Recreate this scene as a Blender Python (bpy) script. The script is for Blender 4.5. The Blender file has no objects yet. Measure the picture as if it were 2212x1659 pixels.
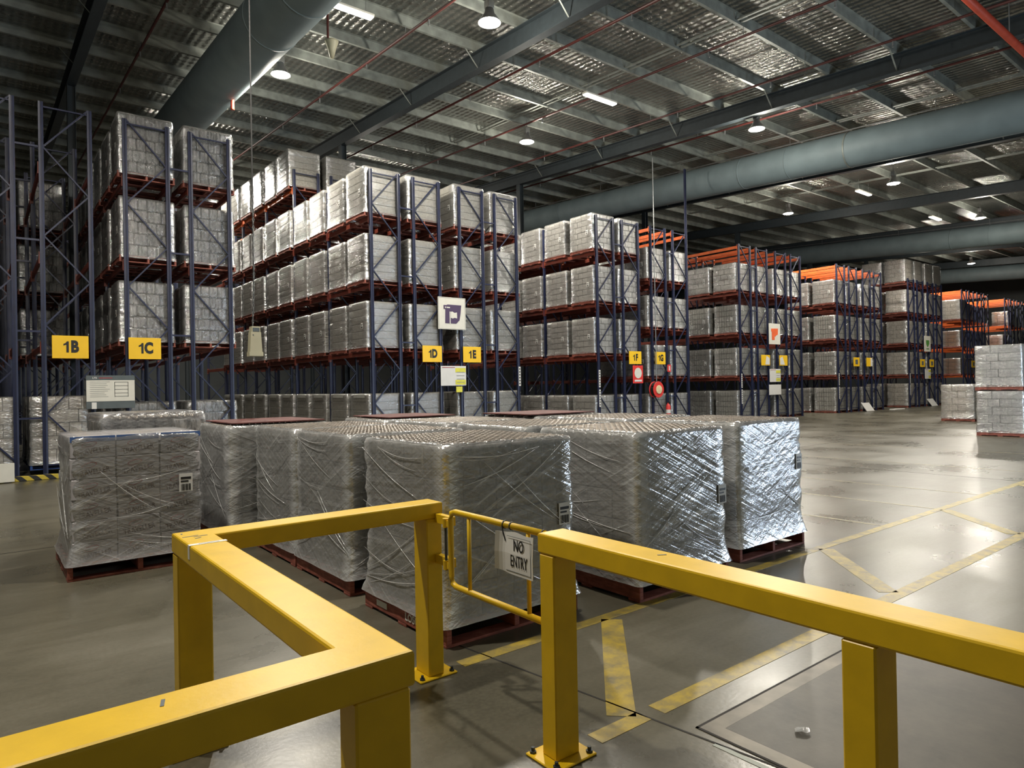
import bpy, math, random
from mathutils import Vector, Matrix, noise
random.seed(7)
SC = bpy.context.scene
COL = SC.collection
R = math.radians

# ------------------------------------------------------------------ camera, world, lights, exposure
H_EYE = 1.68
YAW, PITCH, ROLL, F_PX = R(38.2817), R(0.2249), R(-1.0213), 1455.5
fw = Vector((math.sin(YAW)*math.cos(PITCH), math.cos(YAW)*math.cos(PITCH), math.sin(PITCH)))
r0 = Vector((math.cos(YAW), -math.sin(YAW), 0)); u0 = r0.cross(fw)
rt = r0*math.cos(ROLL)+u0*math.sin(ROLL); up = -r0*math.sin(ROLL)+u0*math.cos(ROLL)
cam = bpy.data.objects.new('camera', bpy.data.cameras.new('camera')); COL.objects.link(cam)
M = Matrix.Identity(4)
for i in range(3): M[i][0], M[i][1], M[i][2] = rt[i], up[i], -fw[i]
M[2][3] = H_EYE
cam.matrix_world = M
cam.data.sensor_width = 36; cam.data.sensor_fit = 'HORIZONTAL'; cam.data.lens = F_PX/2212*36
cam.data.clip_start = 0.05; cam.data.clip_end = 400
SC.camera = cam
SC.view_settings.view_transform = 'Standard'; SC.view_settings.look = 'None'
SC.view_settings.gamma = 1; SC.view_settings.use_curve_mapping = False
SC.view_settings.exposure = 0.0
SC.cycles.use_denoising = True; SC.cycles.use_adaptive_sampling = True; SC.cycles.adaptive_threshold = 0.02
SC.cycles.max_bounces = 7; SC.cycles.diffuse_bounces = 3; SC.cycles.glossy_bounces = 3
SC.cycles.transparent_max_bounces = 14; SC.cycles.transmission_bounces = 2
SC.cycles.sample_clamp_indirect = 4.0; SC.cycles.caustics_reflective = False; SC.cycles.caustics_refractive = False
W = bpy.data.worlds.new('world'); SC.world = W; W.use_nodes = True
W.node_tree.nodes['Background'].inputs[0].default_value = (0.55, 0.68, 0.9, 1)
W.node_tree.nodes['Background'].inputs[1].default_value = 0.6
LAMP_W, DOOR_W = 1500.0, 460.0
LAMP_COL, DOOR_COL = (1.0, 0.935, 0.81), (0.72, 0.85, 1.0)
SLOPE = 0.06
DOORS = [(2.7, 4.95), (8.4, 10.6), (12.3, 13.5), (17.3, 18.8), (22.0, 24.8)]      # dock doors in the wall behind the camera
OPEN_DOORS = [2, 3]
def area(name, x0, x1, z0, z1, y, w):
    l = bpy.data.lights.new(name, 'AREA'); l.shape = 'RECTANGLE'; l.size = x1-x0; l.size_y = z1-z0
    l.energy = w; l.color = DOOR_COL
    o = bpy.data.objects.new(name, l); COL.objects.link(o)
    o.location = ((x0+x1)/2, y, (z0+z1)/2)
    o.rotation_euler = (R(90), 0, 0)
    return o
for k in OPEN_DOORS: area('daylight', DOORS[k][0]+.05, DOORS[k][1]-.05, 0.15, 3.3, -1.02, DOOR_W)

# ------------------------------------------------------------------ materials
def mat(name): 
    m = bpy.data.materials.new(name); m.use_nodes = True
    nt = m.node_tree; b = nt.nodes['Principled BSDF']
    return m, nt, b
def N(nt, t, **kw):
    n = nt.nodes.new(t)
    for k, v in kw.items():
        if k in n.inputs: n.inputs[k].default_value = v
        else: setattr(n, k, v)
    return n
def coords(nt, scale=(1, 1, 1), rot=(0, 0, 0), kind='Object'):
    tc = N(nt, 'ShaderNodeTexCoord'); mp = N(nt, 'ShaderNodeMapping')
    mp.inputs['Scale'].default_value = scale; mp.inputs['Rotation'].default_value = rot
    nt.links.new(tc.outputs[kind], mp.inputs['Vector']); return mp.outputs['Vector']
def ramp(nt, fac, stops):
    r = N(nt, 'ShaderNodeValToRGB'); e = r.color_ramp.elements
    while len(e) < len(stops): e.new(0.5)
    for el, (p, c) in zip(e, stops): el.position = p; el.color = (*c, 1) if len(c) == 3 else c
    nt.links.new(fac, r.inputs['Fac']); return r.outputs['Color']
def math_n(nt, op, a, b=0.0):
    n = N(nt, 'ShaderNodeMath', operation=op)
    for i, v in enumerate((a, b)):
        if hasattr(v, 'is_linked'): nt.links.new(v, n.inputs[i])
        else: n.inputs[i].default_value = v
    return n.outputs[0]
def simple(name, col, rough=.5, metal=0, var=.12, scale=6, bump=0.0, bscale=40, rand=0.0, spec=.5, kind='Object'):
    m, nt, b = mat(name)
    v = coords(nt, kind=kind)
    nz = N(nt, 'ShaderNodeTexNoise', Scale=scale, Detail=5.0); nt.links.new(v, nz.inputs['Vector'])
    lo = tuple(c*(1-var) for c in col); hi = tuple(min(1, c*(1+var)) for c in col)
    c = ramp(nt, nz.outputs['Fac'], [(.3, lo), (.7, hi)])
    if rand:
        oi = N(nt, 'ShaderNodeObjectInfo')
        k = math_n(nt, 'ADD', math_n(nt, 'MULTIPLY', oi.outputs['Random'], rand), 1-rand/2)
        mx = N(nt, 'ShaderNodeVectorMath', operation='SCALE')
        nt.links.new(c, mx.inputs[0]); nt.links.new(k, mx.inputs['Scale']); c = mx.outputs[0]
    nt.links.new(c, b.inputs['Base Color'])
    b.inputs['Roughness'].default_value = rough; b.inputs['Metallic'].default_value = metal
    b.inputs['Specular IOR Level'].default_value = spec
    if bump:
        n2 = N(nt, 'ShaderNodeTexNoise', Scale=bscale, Detail=4.0); nt.links.new(v, n2.inputs['Vector'])
        bp = N(nt, 'ShaderNodeBump', Strength=bump, Distance=.01)
        nt.links.new(n2.outputs['Fac'], bp.inputs['Height']); nt.links.new(bp.outputs['Normal'], b.inputs['Normal'])
    return m
def emit(name, col, s):
    m, nt, b = mat(name)
    b.inputs['Base Color'].default_value = (*col, 1); b.inputs['Emission Color'].default_value = (*col, 1); b.inputs['Emission Strength'].default_value = s
    return m
def wood(name, col, rough=.7):
    m, nt, b = mat(name)
    v = coords(nt, (3, 3, 30)); nz = N(nt, 'ShaderNodeTexNoise', Scale=2.0, Detail=6.0, Distortion=.6); nt.links.new(v, nz.inputs['Vector'])
    n2 = N(nt, 'ShaderNodeTexNoise', Scale=9.0, Detail=5.0); nt.links.new(coords(nt), n2.inputs['Vector'])
    f = math_n(nt, 'MULTIPLY', nz.outputs['Fac'], math_n(nt, 'MULTIPLY', n2.outputs['Fac'], 2.0))
    c = ramp(nt, f, [(.2, tuple(x*.45 for x in col)), (.55, col), (.9, (col[0]*1.5, col[1]*2.0, col[2]*2.2))])
    nt.links.new(c, b.inputs['Base Color']); b.inputs['Roughness'].default_value = rough
    return m
def film_mat(name, base=.22, streak=.55, bump=.35, rough=.2, tint=(.80, .81, .82), gloss=.5):
    m, nt, b = mat(name)
    tc = N(nt, 'ShaderNodeTexCoord'); oi = N(nt, 'ShaderNodeObjectInfo')
    sp = N(nt, 'ShaderNodeSeparateXYZ'); nt.links.new(tc.outputs['Object'], sp.inputs[0])
    u = math_n(nt, 'ADD', sp.outputs['X'], math_n(nt, 'MULTIPLY', sp.outputs['Y'], -1.0))
    off = math_n(nt, 'MULTIPLY', oi.outputs['Random'], 37.0)
    def streaks(ang, along, across, thr0, thr1):
        a = math_n(nt, 'ADD', math_n(nt, 'MULTIPLY', u, math.cos(ang)*along), math_n(nt, 'MULTIPLY', sp.outputs['Z'], math.sin(ang)*along))
        c = math_n(nt, 'ADD', math_n(nt, 'MULTIPLY', u, -math.sin(ang)*across), math_n(nt, 'MULTIPLY', sp.outputs['Z'], math.cos(ang)*across))
        cv = N(nt, 'ShaderNodeCombineXYZ'); nt.links.new(a, cv.inputs[0]); nt.links.new(c, cv.inputs[1]); nt.links.new(off, cv.inputs[2])
        nz = N(nt, 'ShaderNodeTexNoise', Scale=1.0, Detail=3.0, Roughness=.6); nt.links.new(cv.outputs[0], nz.inputs['Vector'])
        return nz.outputs['Fac'], ramp(nt, nz.outputs['Fac'], [(thr0, (0, 0, 0)), (thr1, (1, 1, 1))])
    f1, s1 = streaks(R(4), 1.2, 16, .55, .75)
    f2, s2 = streaks(R(28), 1.0, 20, .60, .76)
    f3, s3 = streaks(R(-24), .9, 24, .62, .78)
    big = N(nt, 'ShaderNodeTexNoise', Scale=2.2, Detail=2.0); nt.links.new(tc.outputs['Object'], big.inputs['Vector'])
    s = math_n(nt, 'ADD', math_n(nt, 'MULTIPLY', s1, .5), math_n(nt, 'ADD', math_n(nt, 'MULTIPLY', s2, .7), math_n(nt, 'MULTIPLY', s3, .6)))
    s = math_n(nt, 'MULTIPLY', s, math_n(nt, 'MULTIPLY', big.outputs['Fac'], 1.4))
    fac = math_n(nt, 'MINIMUM', math_n(nt, 'ADD', math_n(nt, 'MULTIPLY', s, streak), base), .92)
    hgt = math_n(nt, 'ADD', math_n(nt, 'ADD', f1, f2), f3)
    bp = N(nt, 'ShaderNodeBump', Strength=bump, Distance=.03); nt.links.new(hgt, bp.inputs['Height'])
    b.inputs['Base Color'].default_value = (*tint, 1); b.inputs['Roughness'].default_value = rough
    b.inputs['Specular IOR Level'].default_value = 1.0
    nt.links.new(bp.outputs['Normal'], b.inputs['Normal'])
    lw = N(nt, 'ShaderNodeLayerWeight', Blend=.35); nt.links.new(bp.outputs['Normal'], lw.inputs['Normal'])
    fac = math_n(nt, 'MINIMUM', math_n(nt, 'ADD', fac, math_n(nt, 'MULTIPLY', lw.outputs['Fresnel'], .5)), .95)
    ga = N(nt, 'ShaderNodeAttribute', attribute_name='gather')
    fac = math_n(nt, 'MINIMUM', math_n(nt, 'ADD', fac, math_n(nt, 'MULTIPLY', ga.outputs['Fac'], .45)), .95)
    tr = N(nt, 'ShaderNodeBsdfTransparent'); tr.inputs[0].default_value = (.94, .94, .93, 1)
    gl = N(nt, 'ShaderNodeBsdfGlossy'); gl.inputs['Roughness'].default_value = rough; gl.inputs['Color'].default_value = (.9, .92, .95, 1)
    nt.links.new(bp.outputs['Normal'], gl.inputs['Normal'])
    mg = N(nt, 'ShaderNodeMixShader'); mg.inputs[0].default_value = gloss
    nt.links.new(b.outputs[0], mg.inputs[1]); nt.links.new(gl.outputs[0], mg.inputs[2])
    mx = N(nt, 'ShaderNodeMixShader'); nt.links.new(fac, mx.inputs[0]); nt.links.new(tr.outputs[0], mx.inputs[1]); nt.links.new(mg.outputs[0], mx.inputs[2])
    nt.links.new(mx.outputs[0], nt.nodes['Material Output'].inputs['Surface'])
    return m
def pack_mat(name, col, rand=.25, stripe=0.0, dark=(.5, .5, .5), sc=(1, 1, 1)):
    m, nt, b = mat(name)
    v = coords(nt, sc); nz = N(nt, 'ShaderNodeTexNoise', Scale=14.0, Detail=5.0, Roughness=.65); nt.links.new(v, nz.inputs['Vector'])
    c = ramp(nt, nz.outputs['Fac'], [(.3, tuple(col[i]*dark[i] for i in range(3))), (.72, tuple(min(1, x*1.25) for x in col))])
    oi = N(nt, 'ShaderNodeObjectInfo')
    k = math_n(nt, 'ADD', math_n(nt, 'MULTIPLY', oi.outputs['Random'], rand), 1-rand/2)
    mx = N(nt, 'ShaderNodeVectorMath', operation='SCALE'); nt.links.new(c, mx.inputs[0]); nt.links.new(k, mx.inputs['Scale'])
    nt.links.new(mx.outputs[0], b.inputs['Base Color']); b.inputs['Roughness'].default_value = .45
    if stripe:
        tc = N(nt, 'ShaderNodeTexCoord'); sp = N(nt, 'ShaderNodeSeparateXYZ'); nt.links.new(tc.outputs['Object'], sp.inputs[0])
        a = math_n(nt, 'SINE', math_n(nt, 'MULTIPLY', math_n(nt, 'ADD', sp.outputs['X'], sp.outputs['Y']), stripe))
        bp = N(nt, 'ShaderNodeBump', Strength=.35, Distance=.010); nt.links.new(a, bp.inputs['Height']); nt.links.new(bp.outputs['Normal'], b.inputs['Normal'])
    return m

YEL = simple('yellow_paint', (.68, .43, .008), .38, var=.07, scale=9, bump=.04, bscale=60)
BLUE = simple('blue_rack_paint', (.012, .017, .050), .42, var=.2, scale=5)
ORANGE = simple('shaded_orange_beam_paint', (.16, .032, .018), .45, var=.18, scale=4)  # beam orange darkened to maroon: the shade under the loads is in the colour
ORANGE_LIT = simple('lit_orange_beam_paint', (.62, .115, .022), .45, var=.18, scale=4)  # the same beam orange as it looks lit, for top and far beams
REDW = wood('red_pallet_timber', (.28, .078, .052))
CAPW = wood('dark_red_board', (.11, .025, .02))
BLUEW = wood('blue_pallet_timber', (.02, .06, .22))
STEEL = simple('dark_steel', (.030, .040, .046), .5, var=.15)
GALV = simple('galvanised_steel', (.29, .31, .28), .48, metal=.3, var=.25, scale=3)
ZINC = simple('zinc_grey', (.25, .26, .26), .5, metal=.6)
DUCT = simple('duct_fabric', (.19, .245, .26), .6, var=.1, scale=1.5, bump=.12, bscale=3)
PIPE = simple('red_pipe_paint', (.085, .018, .015), .5)
PIPEB = simple('bright_red_pipe_paint', (.45, .06, .03), .45)
WHITE = simple('white_board', (.72, .70, .62), .5, var=.04)
PAPER = simple('paper', (.72, .71, .68), .6, var=.04)
SIGNY = simple('sign_yellow', (.92, .56, .020), .45, var=.03)
BLACK = simple('black_print', (.012, .012, .012), .5, var=.1)
DARK = simple('dark_gap', (.02, .018, .016), .8)
PURPLE = simple('purple_print', (.075, .045, .105), .5, var=.03)
GREYB = simple('grey_board', (.10, .12, .125), .5)
REDS = simple('sign_red', (.72, .045, .04), .45, var=.05)
ORANGEP = simple('orange_print', (.80, .13, .035), .5)
GREENP = simple('green_print', (.10, .28, .06), .5)
LIME = simple('lime_paper', (.72, .68, .08), .6)
CREAM = simple('cream_plastic', (.45, .42, .29), .5, var=.06)
PRINTG = simple('grey_print', (.30, .30, .28), .6)
PRINTR = simple('dark_red_print', (.34, .045, .05), .5)
PRINTB = simple('blue_print', (.06, .13, .34), .5)
TEXTC = simple('brown_print', (.10, .06, .06), .5)
WALL = simple('wall_sheet', (.11, .12, .12), .6, var=.08, scale=1)
CARTON = simple('white_carton', (.46, .44, .46), .6, var=.12, scale=5, rand=.15)
BROWNC = simple('brown_carton', (.34, .15, .06), .7, var=.2, scale=4, rand=.5)
PKG = pack_mat('grey_pack', (.42, .41, .385), .3, 45.0)
PKL = pack_mat('light_pack', (.42, .40, .36), .12, 0, (.75, .75, .75))
PKB = pack_mat('bottle_pack', (.34, .33, .32), .3, 90.0, (.12, .12, .12), (1.6, 1.6, .5))
PKF = pack_mat('brick_pack', (.58, .56, .53), .15, 0, (.6, .6, .62))
PKC = pack_mat('can_pack', (.50, .49, .45), .15, 60.0, (.6, .6, .6))
PKW = pack_mat('white_pack', (.62, .58, .52), .2, 0, (.55, .5, .48))
CANTOP = simple('can_top', (.15, .125, .10), .38, metal=.35, var=.6, scale=14)
FILM = film_mat('stretch_film', .31, .75, .36, .13, (.82, .825, .82), .40)
FILMC = film_mat('clear_film', .22, .85, .38, .13, (.70, .69, .70), .38)
FILMR = film_mat('rack_film', .17, .60, .48, .15, (.66, .65, .62), .58)
LENS = emit('lamp_lens', (1.0, .96, .88), 60.0)
TUBEM = emit('linear_lens', (1.0, .98, .94), 14.0)
REFL = simple('lamp_housing', (.5, .5, .5), .3, metal=.8)

def floor_mat():
    m, nt, b = mat('polished_concrete')
    v = coords(nt)
    n1 = N(nt, 'ShaderNodeTexNoise', Scale=.55, Detail=8.0, Roughness=.62); nt.links.new(v, n1.inputs['Vector'])
    n2 = N(nt, 'ShaderNodeTexNoise', Scale=38.0, Detail=4.0); nt.links.new(v, n2.inputs['Vector'])
    n3 = N(nt, 'ShaderNodeTexNoise', Scale=1.0, Detail=5.0, Distortion=1.2); nt.links.new(coords(nt, (.9, 5.5, 1), (0, 0, R(18))), n3.inputs['Vector'])
    f = math_n(nt, 'ADD', math_n(nt, 'MULTIPLY', n1.outputs['Fac'], .6), math_n(nt, 'ADD', math_n(nt, 'MULTIPLY', n2.outputs['Fac'], .18), math_n(nt, 'MULTIPLY', n3.outputs['Fac'], .2)))
    c = ramp(nt, f, [(.32, (.060, .055, .038)), (.50, (.112, .102, .073)), (.68, (.168, .155, .120))])
    nt.links.new(c, b.inputs['Base Color'])
    rr = ramp(nt, n1.outputs['Fac'], [(.3, (.22,)*3), (.7, (.40,)*3)]); nt.links.new(rr, b.inputs['Roughness'])
    b.inputs['Specular IOR Level'].default_value = .55
    bp = N(nt, 'ShaderNodeBump', Strength=.05, Distance=.01); nt.links.new(n2.outputs['Fac'], bp.inputs['Height']); nt.links.new(bp.outputs['Normal'], b.inputs['Normal'])
    return m
FLOOR = floor_mat()
def worn_paint(name, col, lo=.42, hi=.56):
    m, nt, b = mat(name)
    nz = N(nt, 'ShaderNodeTexNoise', Scale=7.0, Detail=8.0, Roughness=.7); nt.links.new(coords(nt), nz.inputs['Vector'])
    c = ramp(nt, nz.outputs['Fac'], [(lo, (.13, .12, .085)), (hi, col)])
    nt.links.new(c, b.inputs['Base Color']); b.inputs['Roughness'].default_value = .38
    return m
LINEY = worn_paint('worn_yellow_line', (.40, .29, .045), .30, .60)
LINEF = worn_paint('faded_line', (.34, .29, .16), .36, .62)
def foil_mat():
    m, nt, b = mat('roof_foil')
    tc = N(nt, 'ShaderNodeTexCoord'); sp = N(nt, 'ShaderNodeSeparateXYZ'); nt.links.new(tc.outputs['Object'], sp.inputs[0])
    ribs = math_n(nt, 'SINE', math_n(nt, 'MULTIPLY', sp.outputs['X'], 2*math.pi/.20))
    cross = math_n(nt, 'SINE', math_n(nt, 'MULTIPLY', sp.outputs['Y'], 2*math.pi/.30))
    n1 = N(nt, 'ShaderNodeTexNoise', Scale=7.0, Detail=4.0, Roughness=.6); nt.links.new(tc.outputs['Object'], n1.inputs['Vector'])
    n2 = N(nt, 'ShaderNodeTexNoise', Scale=.8, Detail=3.0); nt.links.new(tc.outputs['Object'], n2.inputs['Vector'])
    hgt = math_n(nt, 'ADD', math_n(nt, 'MULTIPLY', ribs, .55), math_n(nt, 'ADD', math_n(nt, 'MULTIPLY', cross, .25), math_n(nt, 'MULTIPLY', n1.outputs['Fac'], 2.2)))
    bp = N(nt, 'ShaderNodeBump', Strength=1.0, Distance=.035); nt.links.new(hgt, bp.inputs['Height']); nt.links.new(bp.outputs['Normal'], b.inputs['Normal'])
    c = ramp(nt, math_n(nt, 'ADD', math_n(nt, 'MULTIPLY', ribs, .12), n2.outputs['Fac']), [(.3, (.17, .17, .155)), (.7, (.38, .38, .35))])
    nt.links.new(c, b.inputs['Base Color']); b.inputs['Metallic'].default_value = .85; b.inputs['Roughness'].default_value = .20
    return m
FOIL = foil_mat()
def checker_plate():
    m, nt, b = mat('chequer_plate')
    v = coords(nt, (28, 28, 28), (0, 0, R(45))); ck = N(nt, 'ShaderNodeTexChecker', Scale=1.0); nt.links.new(v, ck.inputs['Vector'])
    nz = N(nt, 'ShaderNodeTexNoise', Scale=2.5, Detail=8.0, Roughness=.7); nt.links.new(coords(nt), nz.inputs['Vector'])
    c = ramp(nt, nz.outputs['Fac'], [(.3, (.025, .022, .016)), (.7, (.070, .061, .046))]); nt.links.new(c, b.inputs['Base Color'])
    bp = N(nt, 'ShaderNodeBump', Strength=.35, Distance=.004); nt.links.new(ck.outputs['Fac'], bp.inputs['Height']); nt.links.new(bp.outputs['Normal'], b.inputs['Normal'])
    b.inputs['Roughness'].default_value = .42; b.inputs['Metallic'].default_value = .3
    return m
CHEQ = checker_plate()
def hazard():
    m, nt, b = mat('hazard_stripes')
    tc = N(nt, 'ShaderNodeTexCoord'); sp = N(nt, 'ShaderNodeSeparateXYZ'); nt.links.new(tc.outputs['Object'], sp.inputs[0])
    s = math_n(nt, 'SINE', math_n(nt, 'MULTIPLY', math_n(nt, 'ADD', sp.outputs['X'], math_n(nt, 'ADD', sp.outputs['Z'], sp.outputs['Y'])), 26.0))
    nt.links.new(ramp(nt, s, [(.0, (.02, .02, .02)), (.02, (.55, .42, .05))]), b.inputs['Base Color'])
    return m
HAZ = hazard()

# ------------------------------------------------------------------ mesh helpers
class MB:
    def __init__(s): s.v, s.f = [], []
    def add(s, vs, fs):
        n = len(s.v); s.v += [tuple(p) for p in vs]; s.f += [tuple(i+n for i in f) for f in fs]; return s
    def box(s, x0, y0, z0, x1, y1, z1):
        return s.add([(x0,y0,z0),(x1,y0,z0),(x1,y1,z0),(x0,y1,z0),(x0,y0,z1),(x1,y0,z1),(x1,y1,z1),(x0,y1,z1)],
                     [(0,3,2,1),(4,5,6,7),(0,1,5,4),(1,2,6,5),(2,3,7,6),(3,0,4,7)])
    def bbox(s, x0, y0, z0, x1, y1, z1, c):                       # box with chamfered edges all round
        X, Y, Z = (x0, x0+c, x1-c, x1), (y0, y0+c, y1-c, y1), (z0, z0+c, z1-c, z1)
        vs, idx = [], {}
        def vid(i, j, k):
            if (i, j, k) not in idx: idx[(i, j, k)] = len(vs); vs.append((X[i], Y[j], Z[k]))
            return idx[(i, j, k)]
        fs = []
        for a in (0, 3):
            fs.append([vid(a,1,1), vid(a,2,1), vid(a,2,2), vid(a,1,2)][::1 if a else -1])
            fs.append([vid(1,a,1), vid(2,a,1), vid(2,a,2), vid(1,a,2)][::-1 if a else 1])
            fs.append([vid(1,1,a), vid(2,1,a), vid(2,2,a), vid(1,2,a)][::1 if a else -1])
        e = {0: 1, 3: 2}
        for a in (0, 3):
            for b in (0, 3):
                fs.append([vid(a,e[b],1), vid(e[a],b,1), vid(e[a],b,2), vid(a,e[b],2)])
                fs.append([vid(a,1,e[b]), vid(e[a],1,b), vid(e[a],2,b), vid(a,2,e[b])])
                fs.append([vid(1,a,e[b]), vid(1,e[a],b), vid(2,e[a],b), vid(2,a,e[b])])
                for c_ in (0, 3): fs.append([vid(a,e[b],e[c_]), vid(e[a],b,e[c_]), vid(e[a],e[b],c_)])
        return s.add(vs, fs)
    def bar(s, p, q, w, h=None, upv=(0, 0, 1)):
        h = h or w; p, q = Vector(p), Vector(q); d = (q-p).normalized(); u = Vector(upv)
        if abs(d.dot(u)) > .98: u = Vector((1, 0, 0))
        a = d.cross(u).normalized(); b = a.cross(d)
        c = [a*sx*w/2+b*sy*h/2 for sx, sy in ((-1,-1),(1,-1),(1,1),(-1,1))]
        return s.add([p+k for k in c]+[q+k for k in c], [(3,2,1,0),(4,5,6,7),(0,1,5,4),(1,2,6,5),(2,3,7,6),(3,0,4,7)])
    def tube(s, pts, r, n=8, caps=True):
        pts = [Vector(p) for p in pts]; rings = []
        for i, p in enumerate(pts):
            d = (pts[min(i+1, len(pts)-1)]-pts[max(i-1, 0)]).normalized()
            u = Vector((0, 0, 1)) if abs(d.z) < .95 else Vector((1, 0, 0))
            a = d.cross(u).normalized(); b = a.cross(d); rr = r[i] if isinstance(r, (list, tuple)) else r
            rings.append([p+(a*math.cos(2*math.pi*k/n)+b*math.sin(2*math.pi*k/n))*rr for k in range(n)])
        vs = [x for g in rings for x in g]; fs = []
        for i in range(len(rings)-1):
            for k in range(n):
                fs.append((i*n+k, i*n+(k+1) % n, (i+1)*n+(k+1) % n, (i+1)*n+k))
        if caps: fs += [tuple(range(n))[::-1], tuple(range((len(rings)-1)*n, len(rings)*n))]
        return s.add(vs, fs)
    def prism(s, poly, y0, y1, plane='xz'):                        # outline extruded along the third axis
        def P(a, b, t): return (a, t, b) if plane == 'xz' else ((t, a, b) if plane == 'yz' else (a, b, t))
        n = len(poly)
        vs = [P(a, b, y0) for a, b in poly]+[P(a, b, y1) for a, b in poly]
        fs = [tuple(range(n)), tuple(range(n, 2*n))[::-1]]+[(i, n+i, n+(i+1) % n, (i+1) % n) for i in range(n)]
        return s.add(vs, fs)
    def lathe(s, prof, n=16, axis='z', o=(0, 0, 0)):
        vs, fs = [], []
        for r_, t in prof:
            for k in range(n):
                a = 2*math.pi*k/n; c, d = r_*math.cos(a), r_*math.sin(a)
                vs.append((o[0]+c, o[1]+d, o[2]+t) if axis == 'z' else (o[0]+c, o[1]+t, o[2]+d))
        for i in range(len(prof)-1):
            for k in range(n): fs.append((i*n+k, i*n+(k+1) % n, (i+1)*n+(k+1) % n, (i+1)*n+k))
        fs += [tuple(range(n))[::-1], tuple(range((len(prof)-1)*n, len(prof)*n))]
        return s.add(vs, fs)
    def mesh(s, name, m, smooth=False):
        me = bpy.data.meshes.new(name); me.from_pydata(s.v, [], s.f); me.materials.append(m)
        if smooth: me.polygons.foreach_set('use_smooth', [True]*len(me.polygons))
        me.update(); return me
    def build(s, name, m, parent=None, loc=(0, 0, 0), smooth=False):
        return put(name, s.mesh(name, m, smooth), parent, loc)
def put(name, me, parent=None, loc=(0, 0, 0), rz=0.0, rot=None):
    o = bpy.data.objects.new(name, me); COL.objects.link(o); o.location = loc
    o.rotation_euler = rot if rot else (0, 0, rz)
    if parent: o.parent = parent
    return o
def thing(name, label, cat, loc=(0, 0, 0), group=None, rz=0.0):
    o = bpy.data.objects.new(name, None); COL.objects.link(o); o.location = loc; o.rotation_euler = (0, 0, rz); o.empty_display_size = .1
    o['label'] = label; o['category'] = cat
    if group: o['group'] = group
    return o
def tag(o, label, cat, group=None):
    o['label'] = label; o['category'] = cat
    if group: o['group'] = group
    return o
def struct(o): o['kind'] = 'structure'; return o
_txt = {}
def text_mesh(body, size, m, bold=0.0, sx=1.0, depth=.002, align='CENTER', spacing=1.0):
    key = (body, size, m.name, bold, sx, depth)
    if key in _txt: return _txt[key]
    cu = bpy.data.curves.new('text', 'FONT'); cu.body = body; cu.size = size; cu.align_x = align; cu.align_y = 'CENTER'
    cu.extrude = depth; cu.offset = bold; cu.resolution_u = 3; cu.space_line = spacing
    o = bpy.data.objects.new('text', cu); COL.objects.link(o)
    dg = bpy.context.evaluated_depsgraph_get()
    me = bpy.data.meshes.new_from_object(o.evaluated_get(dg))
    bpy.data.objects.remove(o); bpy.data.curves.remove(cu)
    for v in me.vertices: v.co = (v.co.x*sx, -v.co.z, v.co.y)      # stand the lettering up, facing -Y
    me.materials.clear(); me.materials.append(m); _txt[key] = me
    return me
def text(name, body, size, m, parent, loc, bold=0.0, sx=1.0, depth=.002, rot=None, spacing=1.0):
    return put(name, text_mesh(body, size, m, bold, sx, depth, spacing=spacing), parent, loc, rot=rot)

# ------------------------------------------------------------------ the building
def zr(y, z0): return z0+SLOPE*y
XW0, XW1, YW0, YW1 = -9.0, 74.0, -.9, 58.0
floor = struct(MB().box(XW0, YW0-2.5, -.2, XW1, YW1, 0).build('floor', FLOOR))
def mark(x0, y0, x1, y1, w, m=LINEY, name='marking'):
    d = Vector((x1-x0, y1-y0, 0)); n = Vector((-d.y, d.x, 0)).normalized()*w/2; b = MB()
    a, c = Vector((x0, y0, 0)), Vector((x1, y1, 0)); k = [a-n, c-n, c+n, a+n]; h = Vector((0, 0, .002))
    b.add(k+[p+h for p in k], [(3,2,1,0),(4,5,6,7),(0,1,5,4),(1,2,6,5),(2,3,7,6),(3,0,4,7)])
    return b.build(name, m, floor)
mark(2.27, 3.43, 30, 3.43, .10); mark(2.27, 2.29, 2.62, 2.29, .10); mark(2.72, 2.29, 8.85, 2.29, .11); mark(10.6, 2.33, 16, 2.33, .1)
for x in (3.53, 6.62, 9.70, 12.8): mark(x, 3.37, x-1.0, 2.36, .15)
for x in (3.27, 4.87, 6.5, 8.15, 9.70): mark(x, 3.48, x, 5.45 if x != 8.15 else 8.0, .055, LINEF)
for x, y0, y1 in ((11.3, 3.5, 9), (14.6, 3.5, 9.6), (18, 3.5, 10), (22.7, 3.5, 10.5)): mark(x, y0, x, y1, .05, LINEF)
mark(2.42, 3.75, 2.72, 1.55, .012, DARK, 'slab_joint'); mark(2.66, 1.9, 2.70, -.8, .03, GALV, 'joint_strip')
mark(-9, 9.0, 72, 9.0, .012, DARK, 'slab_joint'); mark(13.2, -.8, 13.2, 58, .012, DARK, 'slab_joint')

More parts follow.
